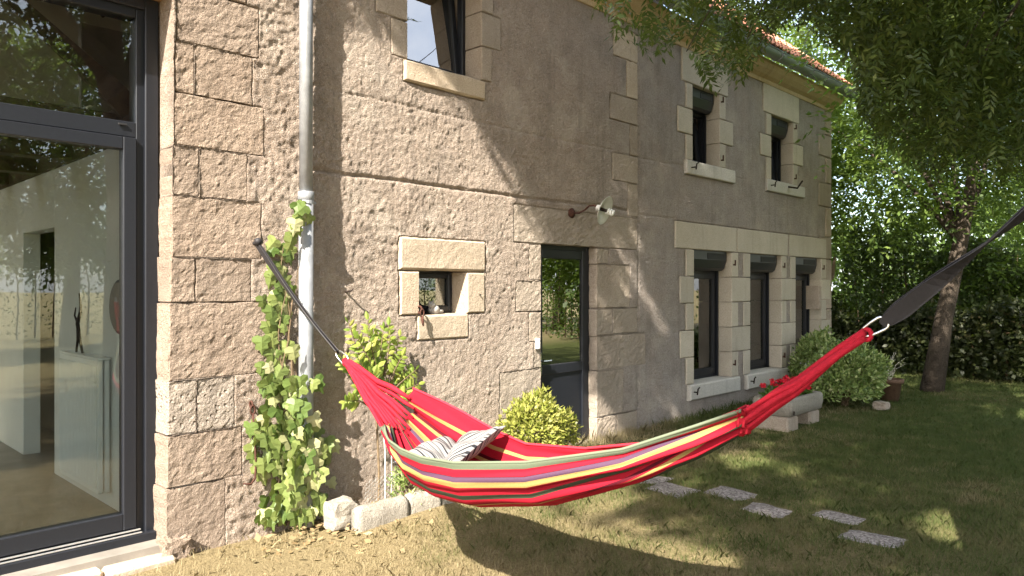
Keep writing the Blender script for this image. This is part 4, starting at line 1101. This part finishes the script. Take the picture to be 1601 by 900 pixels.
# ------------------------------------------------------------------ border stones, slabs, trough, pot
q0 = G(540, 826, -.06)
tag(rock('border_rock', (q0[0] + .01, q0[1] + .08, .02), (.085, .075, .09), 'trough', None, 9, 3, .26), 'rough upright pale block at the end of the flower bed border', 'stone')
ends_ = [((562, 830), (640, 808)), ((641, 807), (690, 795)), ((691, 794), (738, 786))]
nm_ = ['long pale border stone lying next to the upright block', 'middle pale border stone edging the flower bed', 'last pale border stone half hidden under the hammock']
for k, (a, b) in enumerate(ends_):
    a = np.array(G(*a, -.06)); b = np.array(G(*b, -.06)); d = b - a; L = np.linalg.norm(d); d /= L; nn = np.array((-d[1], d[0])); 
    if nn[1] < 0: nn = -nn
    v = []; f = []; ns = 14; prof = [(0, -.14), (-.004, .0), (.004, .055), (.028, .085), (.07, .09), (.10, .065), (.11, -.14)]
    for i in range(ns + 1):
        u = .004 + (L - .008) * i / ns; e = 1 - .12 * (i in (0, ns))
        for o_, z in prof:
            w_ = (float(fbm(u * 6, o_ * 20, z * 12 + k * 7, 3, 3)) - .5) * .035
            p = a + d * u + nn * (o_ + w_); v.append((p[0], p[1], (z + w_ * .8) * (e if z > 0 else 1) - .0))
    m = len(prof)
    f = [(i * m + j, (i + 1) * m + j, (i + 1) * m + j + 1, i * m + j + 1) for i in range(ns) for j in range(m - 1)] + [tuple(range(m)), tuple(range((ns + 1) * m - 1, ns * m - 1, -1))]
    tag(mesh('border_stone', v, f, M['trough'], None, True), nm_[k], 'stone', 'stones edging the flower bed')
SLABS = [((1008, 762), (1038, 752), (1097, 766), (1062, 778)), ((1097, 769), (1127, 758), (1191, 773), (1157, 784)), ((1152, 794), (1182, 782), (1249, 799), (1224, 815)),
         ((1256, 804), (1286, 794), (1360, 811), (1338, 823)), ((1308, 839), (1330, 825), (1420, 843), (1402, 860)), ((985, 752), (1012, 741), (1054, 746), (1030, 756))]
sl_lab = ['stepping slab touching the hammock cloth, second of the path from the door', 'stepping slab third along the path from the door', 'stepping slab in the middle of the path, fourth from the door', 'stepping slab fifth along the path from the door, offset towards the shrub', 'last stepping slab of the path out on the lawn', 'stepping slab half hidden by the hammock, first of the path']
for s_, lb_ in zip(SLABS, sl_lab):
    c = [np.array(G(*p)) for p in s_]; n = 5; v = []; f = []
    for j in range(n + 1):
        for i in range(n + 1):
            p = (c[0] * (1 - i / n) + c[3] * (i / n)) * (1 - j / n) + (c[1] * (1 - i / n) + c[2] * (i / n)) * (j / n)
            ed = i in (0, n) or j in (0, n); z = .002 + (float(fbm(p[0] * 7, p[1] * 7, 0, 2)) - .5) * .006 - (.006 if ed else 0)
            if ed: p = p + (np.array((float(fbm(p[0] * 19, p[1] * 19, 3, 2)), float(fbm(p[0] * 17, p[1] * 17, 8, 2)))) - .5) * .035
            v.append((p[0], p[1], z))
    f = [(j * (n + 1) + i, j * (n + 1) + i + 1, (j + 1) * (n + 1) + i + 1, (j + 1) * (n + 1) + i) for j in range(n) for i in range(n)]
    rg = [i for i in range(n + 1)] + [j * (n + 1) + n for j in range(1, n + 1)] + [n * (n + 1) + i for i in range(n - 1, -1, -1)] + [j * (n + 1) for j in range(n - 1, 0, -1)]
    b = len(v); v += [(v[q][0], v[q][1], -.05) for q in rg]
    f += [(rg[k], b + k, b + (k + 1) % len(rg), rg[(k + 1) % len(rg)]) for k in range(len(rg))]
    tag(mesh('stepping_slab', v, f, M['slab']), lb_, 'paving slab', 'stepping slabs across the lawn')
tx0, ty0 = G(1236, 676); ty1 = ty0 + .46; tx1 = WX(1290, ty0)
tr_ = empty('stone_trough', ((tx0 + tx1) / 2, (ty0 + ty1) / 2, 0)); tag(tr_, 'pale hewn stone trough planter on two blocks under the middle lower window', 'trough')
def trough():
    zb_, zt_ = .145, .345; out = []; m = 28
    def rr(e, z, rad, jit):
        pts = []
        cx_, cy_ = (tx0 + tx1) / 2, (ty0 + ty1) / 2; hx_, hy_ = (tx1 - tx0) / 2 - e, (ty1 - ty0) / 2 - e
        for (sx, sy, a0) in ((1, 1, 0), (-1, 1, 90), (-1, -1, 180), (1, -1, 270)):
            for k in range(7):
                a_ = R(a0 + 15 * k); x = cx_ + sx * (hx_ - rad) + rad * math.cos(a_); y = cy_ + sy * (hy_ - rad) + rad * math.sin(a_)
                w_ = (float(fbm(x * 8, y * 8, z * 9, 3, 6)) - .5) * jit
                pts.append((x + w_, y + w_, z + w_ * .6))
        return pts
    rings = [rr(.04, zb_, .05, .01), rr(.012, zb_ + .02, .07, .018), rr(0, zb_ + .1, .075, .02), rr(.004, zt_ - .02, .075, .016), rr(.022, zt_, .065, .012), rr(.075, zt_ - .002, .05, .008), rr(.085, zt_ - .03, .05, .0), rr(.09, zt_ - .06, .05, 0)]
    v = sum(rings, []); n = 28; f = [(i * n + k, i * n + (k + 1) % n, (i + 1) * n + (k + 1) % n, (i + 1) * n + k) for i in range(len(rings) - 1) for k in range(n)]
    f.append(tuple(range(n - 1, -1, -1))); mesh('basin', v, f, M['trough'], tr_, True)
    mesh('soil', rings[-1], [tuple(range(n))], M['soil'], tr_)
trough()
MB().box(tx0 - .02, tx0 + .26, ty0 + .02, ty1 - .02, -.06, .15, .02).build('support_block', M['doorstone'], tr_)
MB().box(tx1 - .36, tx1 - .08, ty0 + .03, ty1 - .02, -.06, .15, .02).build('support_block', M['doorstone'], tr_)
MB().tube(ring_pts((tx0 + .06, ty0 - .012, .20), .014, .02, (1, 0, 0), (0, 0, 1)), .005, 6, False).build('iron_ring', M['dark_iron'], tr_)
# geraniums: three plants standing in the trough
for gi, (fx, lb_) in enumerate(((.14, 'red geranium at the left end of the stone trough beside the hammock'), (.45, 'red geranium in the middle of the stone trough'), (.78, 'red geranium at the far end of the stone trough near the shrub'))):
    gx_ = tx0 + (tx1 - tx0) * fx; gy_ = (ty0 + ty1) / 2; g_ = empty('geranium', (gx_, gy_, .29)); tag(g_, lb_, 'geranium', 'geraniums in the stone trough')
    n = 260; d = rdir(n); d[:, 2] = np.abs(d[:, 2]); P = np.array((gx_, gy_, .30)) + d * np.array((.17, .15, .15)) * rng.uniform(.4, 1, (n, 1))
    leaves_np(P, d + np.array((0, 0, 1.)), d + rdir(n) * .6, rng.uniform(.04, .065, n), rng.uniform(.04, .06, n), rng.random(n), 'foliage', M['geranium_leaf'], g_)
    for k in range(7):
        ang = random.uniform(0, 6.28); rr_ = random.uniform(.02, .16); c = np.array((gx_ + rr_ * math.cos(ang), gy_ + rr_ * math.sin(ang) - .02, .30 + random.uniform(.10, .23)))
        MB().tube([(gx_, gy_, .30), c], .0035, 5).build('flower_stalk', M['geranium_leaf'], g_)
        m = 46; d = rdir(m); d[:, 2] = np.abs(d[:, 2]) * .9
        leaves_np(c + d * .026, d, rdir(m), rng.uniform(.022, .034, m), rng.uniform(.02, .03, m), rng.random(m), 'flower_head', M['petal'], g_)
px0, py0 = G(1391, 626)
pot = empty('terracotta_pot', (px0, py0, 0)); tag(pot, 'terracotta pot with straggly dry plant near the hedge', 'flower pot')
mb = MB(); mb.lathe([(0, 0), (.115, 0), (.15, .25), (.175, .25), (.18, .30), (.155, .305), (.145, .26), (0, .26)], (px0, py0, 0), (0, 0, 1), 28); mb.build('pot', M['terracotta'], pot, True)
dp_ = empty('dry_pot_plant', (px0, py0, .26)); tag(dp_, 'straggly thin-stemmed plant growing in the terracotta pot', 'plant'); mb = MB(); P = []
for k in range(13):
    a_ = random.uniform(0, 6.28); h = random.uniform(.15, .42); r = random.uniform(.05, .28); t = np.array((px0 + r * math.cos(a_), py0 + r * math.sin(a_), .27 + h))
    mb.tube([(px0, py0, .25), (px0 + r * .4 * math.cos(a_), py0 + r * .4 * math.sin(a_), .27 + h * .7), t], [.005, .004, .002], 4); P += [t * (1 - q) + np.array((px0, py0, .3)) * q for q in (0, .15, .3, .5)]
mb.build('stem', M['string'], dp_); P = np.array(P); n = len(P); leaves_np(P, rdir(n), rdir(n), rng.uniform(.05, .08, n), rng.uniform(.01, .02, n), rng.random(n), 'foliage', M['hedge'], dp_)
q = G(1378, 640); tag(rock('garden_rock', (q[0], q[1], .05), (.09, .08, .05), 'doorstone', None, 21, 3, .3), 'pale rock lying at the foot of the variegated shrub by the pot', 'stone')

# ================================================================== TREES
def branch(mb, a, b, r0, r1, n=7, sag=.0, wob=.15, seg=6):
    a = np.array(a, float); b = np.array(b, float); L = np.linalg.norm(b - a); pts = []
    off = np.array((random.uniform(-1, 1), random.uniform(-1, 1), random.uniform(-.5, .5))) * wob * L * .3
    for k in range(seg + 1):
        u = k / seg; pts.append(a + (b - a) * u + off * math.sin(math.pi * u) + np.array((0, 0, sag * math.sin(math.pi * u) * L)))
    mb.tube(pts, np.linspace(r0, r1, seg + 1), n); return pts
def sprays_np(P, D, n_l, rl, ll, lw, tint, name, mat, parent):
    """pinnate leaves: rachis from P along D with n_l leaflets in two rows and a drooping end"""
    m = len(P); D = D / np.linalg.norm(D, axis=1, keepdims=True)
    nr = rdir(m) * .6 + np.array((0, 0, 1.)); nr -= D * np.sum(nr * D, 1, keepdims=True); nr /= np.linalg.norm(nr, axis=1, keepdims=True); sx = np.cross(D, nr)
    PP, TT, NN, LL, WW, CC = [], [], [], [], [], []
    for k in range(n_l):
        u = .18 + .82 * (k // 2) / max(1, (n_l - 1) // 2); side = (1 if k % 2 else -1) if k < n_l - 1 else 0
        p = P + D * (rl[:, None] * u) - np.array((0, 0, 1.)) * (rl[:, None] * .35 * u * u)
        t = D * (.55 if side else 1.) + sx * side * .85 + rng.normal(0, .16, (m, 3)) + np.array((0, 0, -.22))
        PP.append(p); TT.append(t); NN.append(nr + rng.normal(0, .25, (m, 3))); LL.append(ll * rng.uniform(.75, 1.2, m)); WW.append(lw * rng.uniform(.8, 1.2, m)); CC.append(np.clip(tint + rng.normal(0, .12, m), 0, 1))
    return leaves_np(np.concatenate(PP), np.concatenate(NN), np.concatenate(TT), np.concatenate(LL), np.concatenate(WW), np.concatenate(CC), name, mat, parent)
def inpoly(px, py, poly):
    r = np.zeros(len(px), bool); n = len(poly)
    for i in range(n):
        x1, y1 = poly[i]; x2, y2 = poly[(i + 1) % n]
        c = ((y1 > py) != (y2 > py)) & (px < (x2 - x1) * (py - y1) / (y2 - y1 + 1e-9) + x1); r ^= c
    return r
# --- the tree that carries the hammock and shades the house: unseen crown leaves placed and cut back to shape the sunlit patches
tree = empty('overhanging_tree', tuple(TREE)); tag(tree, 'large tree with hanging pinnate leaves overhanging the lawn and roof', 'tree')
TR = TREE
mb = MB(); mb.tube([TR + (0, 0, -.2), TR + (0, 0, .1), TR + (0.0, 0, 1.2), TR + (.05, -.05, 2.4), TR + (.0, -.15, 4.2)], [.34, .25, .215, .20, .18], 14)
tips = [(-4.5, -2.2, 9.0), (-1.5, -3.8, 10), (1.5, -4.5, 9.5), (3.5, -.8, 9.5), (-3.5, .2, 9.5), (4.8, -2.2, 8.5), (-6.5, -3.0, 8.5), (.5, -1.2, 11)]
mb2 = MB()
FK = TR + (.0, -.15, 4.1)
limbs = []
for t in tips: limbs += branch(mb2, FK + (0, 0, random.uniform(-.9, .2)), TR + np.array(t), .12, .03, 8, .06, .25)
for t in ((1.9, 1.1, 4.6), (2.6, 2.1, 4.7), (3.6, 1.2, 5.0), (3.2, .2, 4.3), (4.6, 2.0, 5.4)): limbs += branch(mb2, FK + (0, 0, random.uniform(-.5, .2)), TR + np.array(t), .07, .012, 6, .08, .2)
mb.build('trunk', M['bark'], tree, True)
VIS = [(905, -300), (915, 30), (938, 62), (990, 65), (1010, 108), (1045, 84), (1068, 74), (1090, 112), (1118, 142), (1155, 130), (1184, 104), (1200, 52), (1262, 48), (1315, 75), (1340, 150), (1345, 225), (1400, 228), (1440, 268), (1475, 292), (1520, 262), (1560, 285), (1660, 262), (1760, 262), (1760, -300)]
LITW = [(-900, -400), (403, -400), (405, 26), (467, 32), (540, 40), (620, 62), (640, 70), (640, 95), (724, 130), (724, 164), (747, 209), (782, 258), (818, 307), (849, 338), (850, 400), (850, 470), (880, 540), (915, 590), (945, 640), (1000, 700), (1000, 780), (-900, 1500)]
LITG = [(-400, 780), (300, 760), (500, 700), (800, 690), (960, 720), (860, 775), (748, 790), (757, 830), (795, 880), (830, 940), (900, 1100), (-400, 1500)]
SPOT = [(1488, 820, 46, 17), (1592, 832, 28, 14), (935, 858, 80, 9), (1068, 880, 38, 15), (1450, 662, 60, 5), (935, 778, 55, 8), (1530, 642, 40, 4), (960, 840, 50, 6), (1160, 720, 40, 4), (1600, 650, 30, 4)]
HSEG = np.array([line(t) + np.array((0, 0, zz - line(t)[2])) for t, zz in zip(np.linspace(.05, .66, 14), np.interp(np.linspace(.05, .66, 14), [.05, .2, .32, .45, .6, .66], [1.75, 1.15, .8, .62, .65, .7]))])
def sun_ok(C, rad=.25):
    """True where a leaf cluster would not shade the places that lie in full sun"""
    tw_ = -C[:, 1] / SUN[1]; zw = C[:, 2] + SUN[2] * tw_; xw = C[:, 0] + SUN[0] * tw_
    onw = (zw > -.1) & (zw < ZT + .6) & (xw < XE)
    Hw = np.c_[xw, np.zeros(len(C)), zw]; a, b, _ = proj(Hw); litw = inpoly(a, b, LITW) & onw & (xw > -4)
    over = (zw >= ZT + .6)
    tg_ = -C[:, 2] / SUN[2]; Hg = C + SUN * tg_[:, None]; a, b, de = proj(Hg)
    ong = (zw < .3) & (de > .5)
    litg = inpoly(a, b, LITG) & ong
    for (cx_, cy_, rx_, ry_) in SPOT: litg |= ong & ((((a - cx_) / (rx_ + 8)) ** 2 + ((b - cy_) / (ry_ + 5)) ** 2) < 1)
    near = np.zeros(len(C), bool)
    for h in HSEG:
        d = h - C; k = d @ SUN; near |= (np.linalg.norm(d - k[:, None] * SUN, axis=1) < .42) & (k > 0)
    a2, b2, _ = proj(Hw)
    for pl in ([(935, 405), (958, 400), (1000, 452), (988, 474)], [(930, 450), (945, 452), (992, 540), (980, 556)], [(928, 620), (942, 612), (985, 700), (932, 705)], [(872, 595), (902, 585), (912, 690), (888, 692)], [(810, 328), (845, 338), (915, 378), (880, 378)]):
        litw |= inpoly(a2, b2, pl) & onw
    # thin streaks of sun on the wall right of the door
    st_ = onw & (a == a)
    a2, b2, _ = proj(Hw); s_ = ((a2 - 1.15 * b2 * .55 + 40 * np.sin(b2 / 60)) % 150 < 15) & onw & (a2 > 850) & (a2 < 1120) & (b2 > 130) & (b2 < 720)
    return ~(litw | litg | near | s_)
def crown(n, seed, lo, hi):
    C = lo + rng.random((n, 3)) * (hi - lo)
    return C
# shading part of the crown: shaded places on wall and lawn, followed up towards the sun into the crown
nw = 5200; xw = rng.uniform(1.0, XE, nw); zw = rng.uniform(-.1, ZT + .8, nw)
A = np.c_[xw, np.zeros(nw), zw]
ng = 7500; Bq = np.c_[rng.uniform(1.0, 12, ng), rng.uniform(-7.5, .2, ng), np.zeros(ng)]
T_ = np.r_[A, Bq]; top = rng.uniform(7.2, 11.2, len(T_)); kk = (top - T_[:, 2]) / -SUN[2]
C = T_ - SUN * kk[:, None]
nu = 4200; C = np.r_[C, np.c_[rng.uniform(-2.5, 6, nu), rng.uniform(-12, -5.2, nu), rng.uniform(5, 10, nu)]]
D = rdir(len(C)) * np.array((1, 1, .5)) + np.array((0, 0, -.2)); D /= np.linalg.norm(D, axis=1, keepdims=True)
ok = sun_ok(C) & sun_ok(C + D * .2) & sun_ok(C + D * .42 - np.array((0, 0, .1))); C = C[ok]; D = D[ok]
a, b, de = proj(C); infr = (de > .3) & (a > -90) & (a < 1690) & (b > -90) & (b < 990)
vis = inpoly(a, b, VIS)
kp = ~infr; C = C[kp]; D = D[kp]
m = len(C)
sprays_np(C, D, 11, rng.uniform(.28, .40, m), .145, .062, rng.beta(2, 3, m), 'crown', M['crown'], tree)
# visible hanging part of the crown
nv = 15500; a = rng.uniform(920, 1760, nv); b = rng.uniform(-180, 300, nv)
de = rng.uniform(4.6, 7.8, nv)
edge = inpoly(a, b, VIS)
dens = np.clip(.30 + (a - 960) / 640, .22, 1) * np.clip(1.25 - np.maximum(b, 0) / 330, .35, 1); cl_ = fbm(a / 62, b / 62, de * .9, 3, 77)
keep = edge & (rng.random(nv) < dens) & (cl_ > .445 - .13 * dens + .03 * (a < 1190))
C = np.array([PD(x, y, z) for x, y, z in zip(a[keep], b[keep], de[keep])]); C = C[C[:, 1] < -1.0]; m = len(C)
D = rdir(m) * np.array((1, 1, .5)) + np.array((.25, .2, -.45)); D /= np.linalg.norm(D, axis=1, keepdims=True)
a, b, _ = proj(C + D * .26 - np.array((0, 0, .05))); ok = inpoly(a, b, VIS)
rc = np.array((WX(690, .25), .25, 3.75)); rv = rc - CAMP; rv /= np.linalg.norm(rv); rn = np.array((0, -math.cos(R(6)), math.sin(R(6)))); rv = rv - 2 * (rv @ rn) * rn
dq = C - rc; dl = np.linalg.norm(dq - np.outer(dq @ rv, rv), axis=1); ok &= (dl > .75) | (rng.random(m) < .06)
C = C[ok]; D = D[ok]; m = len(C)
sprays_np(C, D, 11, rng.uniform(.16, .26, m), .072, .021, rng.beta(2, 2.6, m), 'hanging_foliage', M['crown'], tree)
# the lowest twig
for k in range(4):
    pass
for q in C[::55]:
    j = min(limbs, key=lambda p: np.linalg.norm(p - q)); 
    if np.linalg.norm(j - q) < 2.0: branch(mb2, j, q, .010, .003, 4, .04, .2, 4)
mb2.build('limbs', M['bark'], tree, True)

# --- background trees and hedges
def bg_tree(name, label, base, lean, h, c_off, rad, n, ll, lw, mat, tr0=.2, group=None, gaps=.43, seed=0, lowcut=None, tint=(1.6, 2.2), limbs_n=9):
    base = np.array(base, float); e = empty(name, tuple(base)); tag(e, label, 'tree', group)
    mb = MB(); pts = [base + (0, 0, -.1), base + np.array(lean) * .25 + (0, 0, h * .18), base + np.array(lean) * .55 + (0, 0, h * .36), base + np.array(lean) * .9 + (0, 0, h * .6)]
    mb.tube(pts, [tr0 * 1.35, tr0, tr0 * .85, tr0 * .5], 10); mb.build('trunk', M['bark'], e, True)
    c = base + np.array(c_off); rad = np.array(rad); per = 75; K = max(20, int(n / per * 1.25))
    d = rdir(K) * rng.uniform(.25, 1, (K, 1)) ** .5; cc = c + d * rad * .92; cs = float(rad.mean()) * .17
    P = np.repeat(cc, per, 0) + rng.normal(size=(K * per, 3)) * np.array((1.15, 1.15, .38)) * cs * np.repeat(rng.uniform(.6, 1.25, K), per)[:, None]
    tb_ = np.repeat(rng.normal(0, .16, K), per)
    sh = rng.permutation(len(P)); P = P[sh]
    if lowcut is not None: P = P[P[:, 2] > lowcut]
    P = P[(P[:, 1] > .6) | (P[:, 0] > XE + .35) | (P[:, 1] < -.7)]
    P = P[~((P[:, 0] < XE + .35) & (P[:, 1] > -.7) & (P[:, 1] < 8.4))]
    P = P[:n]; m = len(P)
    D = (P - c) / rad * np.array((1, 1, .4)) + rdir(m) * .8
    leaves = 5
    sprays_np(P, D, leaves, rng.uniform(ll * 1.6, ll * 2.6, m), ll, lw, rng.beta(tint[0], tint[1], m), 'crown', mat, e)
    lm = MB()
    for k in range(limbs_n):
        q = rdir(1)[0]; q[2] = abs(q[2]) * .6
        if (c + q * rad * .8)[0] < XE + .9: q[0] = abs(q[0])
        branch(lm, pts[2 + (k % 2)], c + q * rad * .8, tr0 * .38, .015, 6, .05, .3)
    lm.build('limbs', M['bark'], e, True); return e
tb = G(1455, 612)
bg_tree('robinia_tree', 'leaning robinia with ivy-dark trunk standing at the edge of the lawn', (tb[0], tb[1], 0), (.9, -.5, 0), 6.2, (.6, .4, 4.9), (3.6, 3.4, 2.7), 9000, .11, .05, M['crown_bg'], .125, None, .50, 1, 2.2)
bg_tree('garden_tree', 'bright green tree standing behind the far corner of the house', (XE + 2.6, 3.4, 0), (.3, 0, 0), 7, (0, .2, 4.4), (2.9, 2.8, 3.6), 9000, .12, .055, M['crown_bg'], .2, None, .49, 2, .8, (2.4, 1.8))
bg_tree('garden_tree', 'tall tree further back between house and hedge', (XE + 7, 4.5, 0), (.3, 0, 0), 9, (0, 0, 5.4), (4.2, 4, 4.2), 6000, .13, .06, M['crown_bg'], .25, None, .48, 3, .6)
bg_tree('garden_tree', 'tall dark tree far behind the hedge on the right', (XE + 7.5, -1.6, 0), (.3, 0, 0), 9, (0, 0, 5.4), (4.2, 3.6, 4.4), 6500, .13, .06, M['crown_bg'], .25, None, .48, 4, .6)
# old bare trunk at the corner of the house
ob = (XE + .75, .5, 0)
ot = empty('ivy_stump', ob); tag(ot, 'pale flaking dead trunk right behind the house corner', 'tree trunk')
MB().tube([(ob[0], ob[1], -.1), (ob[0], ob[1], .8), (ob[0] + .04, ob[1], 1.6), (ob[0] - .02, ob[1] + .03, 2.5)], [.2, .15, .13, .06], 9).build('trunk', M['stump'], ot)
MB().tube([(ob[0] + .03, ob[1], 1.5), (ob[0] + .35, ob[1] - .1, 1.75), (ob[0] + .5, ob[1] - .1, 2.1)], [.06, .045, .02], 7).build('limb', M['stump'], ot)
def hedge(a, b, n, hgt, th, label, k0, mat='hedge', ls=1.0):
    a = np.array(a); b = np.array(b)
    e = empty('hedge', (*((a + b) / 2), 0)); tag(e, label, 'hedge')
    u = rng.random(n); L = np.linalg.norm(b - a); d = (b - a) / L; nn = np.array((-d[1], d[0])); o_ = rng.uniform(-1, 1, n); z = rng.random(n) ** .8
    top = hgt * (.45 + 1.15 * fbm(u * L * 1.1, 0, 0, 4, k0)); th_ = th * (.7 + .6 * fbm(u * L * 1.1, z * 2, 4, 3, k0 + 1))
    P2 = a + np.outer(u, b - a) + nn * (o_ * th_ * np.sqrt(1 - .6 * z * z))[:, None]; P = np.c_[P2, z * top + .02]
    N_ = np.c_[nn[0] * o_, nn[1] * o_, z] + rdir(n) * .7
    leaves_np(P, N_, rdir(n), rng.uniform(.07, .13, n) * ls, rng.uniform(.04, .075, n) * ls, rng.beta(1.5, 2.4, n) * (.6 + .6 * fbm(P[:, 0], P[:, 1], P[:, 2], 3, k0)), 'foliage', M[mat], e)
    st_ = MB()
    for k in range(int(L / .5)):
        p = a + (b - a) * (k + .5) / int(L / .5); st_.tube([(p[0], p[1], -.05), (p[0] + random.uniform(-.1, .1), p[1], hgt * .5), (p[0] + random.uniform(-.2, .2), p[1] + random.uniform(-.2, .2), hgt * .85)], [.03, .022, .008], 5)
    st_.build('stem', M['stem'], e)
p1 = np.array(PD(1285, 450, 15.2)[:2]); p2 = np.array(PD(1660, 450, 11.7)[:2])
hedge(p1, p2, 17000, 1.3, .55, 'dark brownish green hedge along the far edge of the lawn', 3)
p3 = np.array(PD(1320, 450, 17)[:2]); p4 = np.array(PD(1800, 450, 15)[:2])
hedge(p3, p4, 20000, 2.9, 1.0, 'taller mid green shrubbery rising behind the dark hedge', 5, 'crown', 1.15)
hedge(PD(1230, 450, 27)[:2], PD(1900, 450, 23)[:2], 15000, 3.7, 1.6, 'far green thicket closing the view behind the trees', 15, 'crown_bg', 2.2)
# the garden goes on beyond the right edge of the picture: what the panes reflect
hedge((15.5, -4.6), (19.5, -13), 11000, 2.6, 1.1, 'tall green garden hedge reflected in the window panes', 8, 'crown_bg')
hedge((19.5, -13.5), (12, -22), 9000, 2.6, 1.1, 'green field hedge reflected in the glass of the back door', 9, 'crown_bg')
hedge((13.5, -22.5), (-6, -19.5), 9000, 3.4, 1.1, 'long dark field hedge mirrored in the large glass door', 12, 'hedge')
for k, (x, y, h) in enumerate(((17.5, -8.5, 3.6), (21, -13, 4.6), (16, -18, 4.2), (13, -26, 4.5), (24, -20, 4.4), (6, -17, 5.2), (1.5, -16, 5.6))):
    bg_tree('field_tree', ['round field tree reflected behind the garden hedge', 'taller field tree at the hedge corner reflected in the door', 'field tree along the meadow hedge reflected in the door glass', 'distant field tree at the end of the meadow hedge', 'distant field tree beyond the hedge corner, reflected in the back door', 'broad field tree mirrored in the large glass door', 'field tree mirrored beside the broad one in the large glass door'][k], (x, y, 0), (.2, 0, 0), h * 1.3, (0, 0, h), (2.6, 2.6, h * .7), 4200, .19, .10, M['crown_bg'], .2, None, .42, 10 + k, .8, (1.6, 2.2), 5)

# ================================================================== GRASS AND LITTER
def grass():
    n = 700000
    # even over the picture's lawn, denser close by
    de = 2.9 * (13.5 / 2.9) ** rng.random(n) ; la = rng.uniform(-.80, .80, n) * de
    X = CAMP[0] + AX[0] * de + RT[0] * la; Y = CAMP[1] + AX[1] * de + RT[1] * la
    ok = (Y < -.05) & (X < 16) & (rng.random(n) < np.clip(de / 7.5, .30, 1))
    inside = (X > tx0 - .03) & (X < tx1 - .05) & (Y > ty0) & (Y < ty1); ok &= ~inside
    for s_ in SLABS:
        px_, py_, _ = proj(np.c_[X, Y, np.zeros(n)]); cc_ = np.mean(s_, 0); ok &= ~inpoly(px_, py_, [tuple(cc_ + (np.array(q) - cc_) * .96) for q in s_])
    bed = (Y > -.62) & (X < 3.75) & (X > 2.6); ok &= ~bed; ok &= ~((X < 1.85) & (Y > -.16))
    bare = fbm(X * 1.4, Y * 1.4, 0, 3, 61); dry = np.clip((4.6 - X) / 3.2, 0, 1) * .75 + (fbm(X * .9, Y * .9, 2, 4, 17) - .5) * 1.0 + (fbm(X * 7, Y * 7, 6, 3, 23) - .5) * .8 + .30
    near_wall = np.clip((Y + 1.1) / .9, 0, 1)
    dry = dry + .35 * near_wall * (X < 7)
    dry = dry + .20 * np.clip((7.6 - X) / 2.5, 0, 1)
    ok &= rng.random(n) < np.clip(1.25 - 1.1 * np.clip(dry - .55, 0, 1) - .6 * (bare < .36), .15, 1)
    X, Y, dry, de = X[ok], Y[ok], dry[ok], de[ok]; m = len(X); Z = gz(X, Y) + (fbm(X * .8, Y * .8, 0, 3, 5) - .5) * .03 - .006
    h = np.minimum(rng.gamma(5, .0062, m), .05) * (.45 + 1.1 * fbm(X * 4.5, Y * 4.5, 5, 3, 9)) * (1 + 1.3 * (Y > -.22) * (X > 3.7)); wd = rng.uniform(.0020, .0038, m) * np.clip(de / 5, .9, 1.9)
    an = rng.uniform(0, 6.283, m); bend = rng.uniform(.1, .95, m); ta = rng.uniform(0, 6.283, m)
    B = np.c_[X, Y, Z]; sd = np.c_[np.cos(an), np.sin(an), np.zeros(m)] * (wd / 2)[:, None]
    tp = B + np.c_[np.cos(ta) * bend * h, np.sin(ta) * bend * h, h]
    md = B + np.c_[np.cos(ta) * bend * h * .3, np.sin(ta) * bend * h * .3, h * .62]
    v = np.stack([B - sd, B + sd, md + sd * .8, tp, md - sd * .8], 1).reshape(-1, 3); f = np.arange(5 * m).reshape(m, 5)
    tint = np.clip(dry + rng.normal(0, .11, m), .06, 1)
    tag(mesh('grass', v, f, M['grass'], None, False, {'tint': np.repeat(tint, 5)}), 'short lawn grass, straw-dry near the wall and greener away from it', 'grass', None, 'stuff')
grass()
n = 230; X = rng.normal(2.8, .36, n); Y = -.12 - np.abs(rng.normal(0, .36, n)); P = np.c_[X, Y, gz(X, Y) + rng.uniform(.0, .03, n)]
leaves_np(P, rdir(n) * .6 + np.array((0, 0, 1.)), rdir(n) * np.array((1, 1, .25)), rng.uniform(.03, .075, n), rng.uniform(.015, .045, n), rng.random(n), 'leaf_litter', M['litter'])
tag(bpy.data.objects['leaf_litter'], 'dry fallen leaves scattered at the foot of the ivy', 'leaves', None, 'stuff')
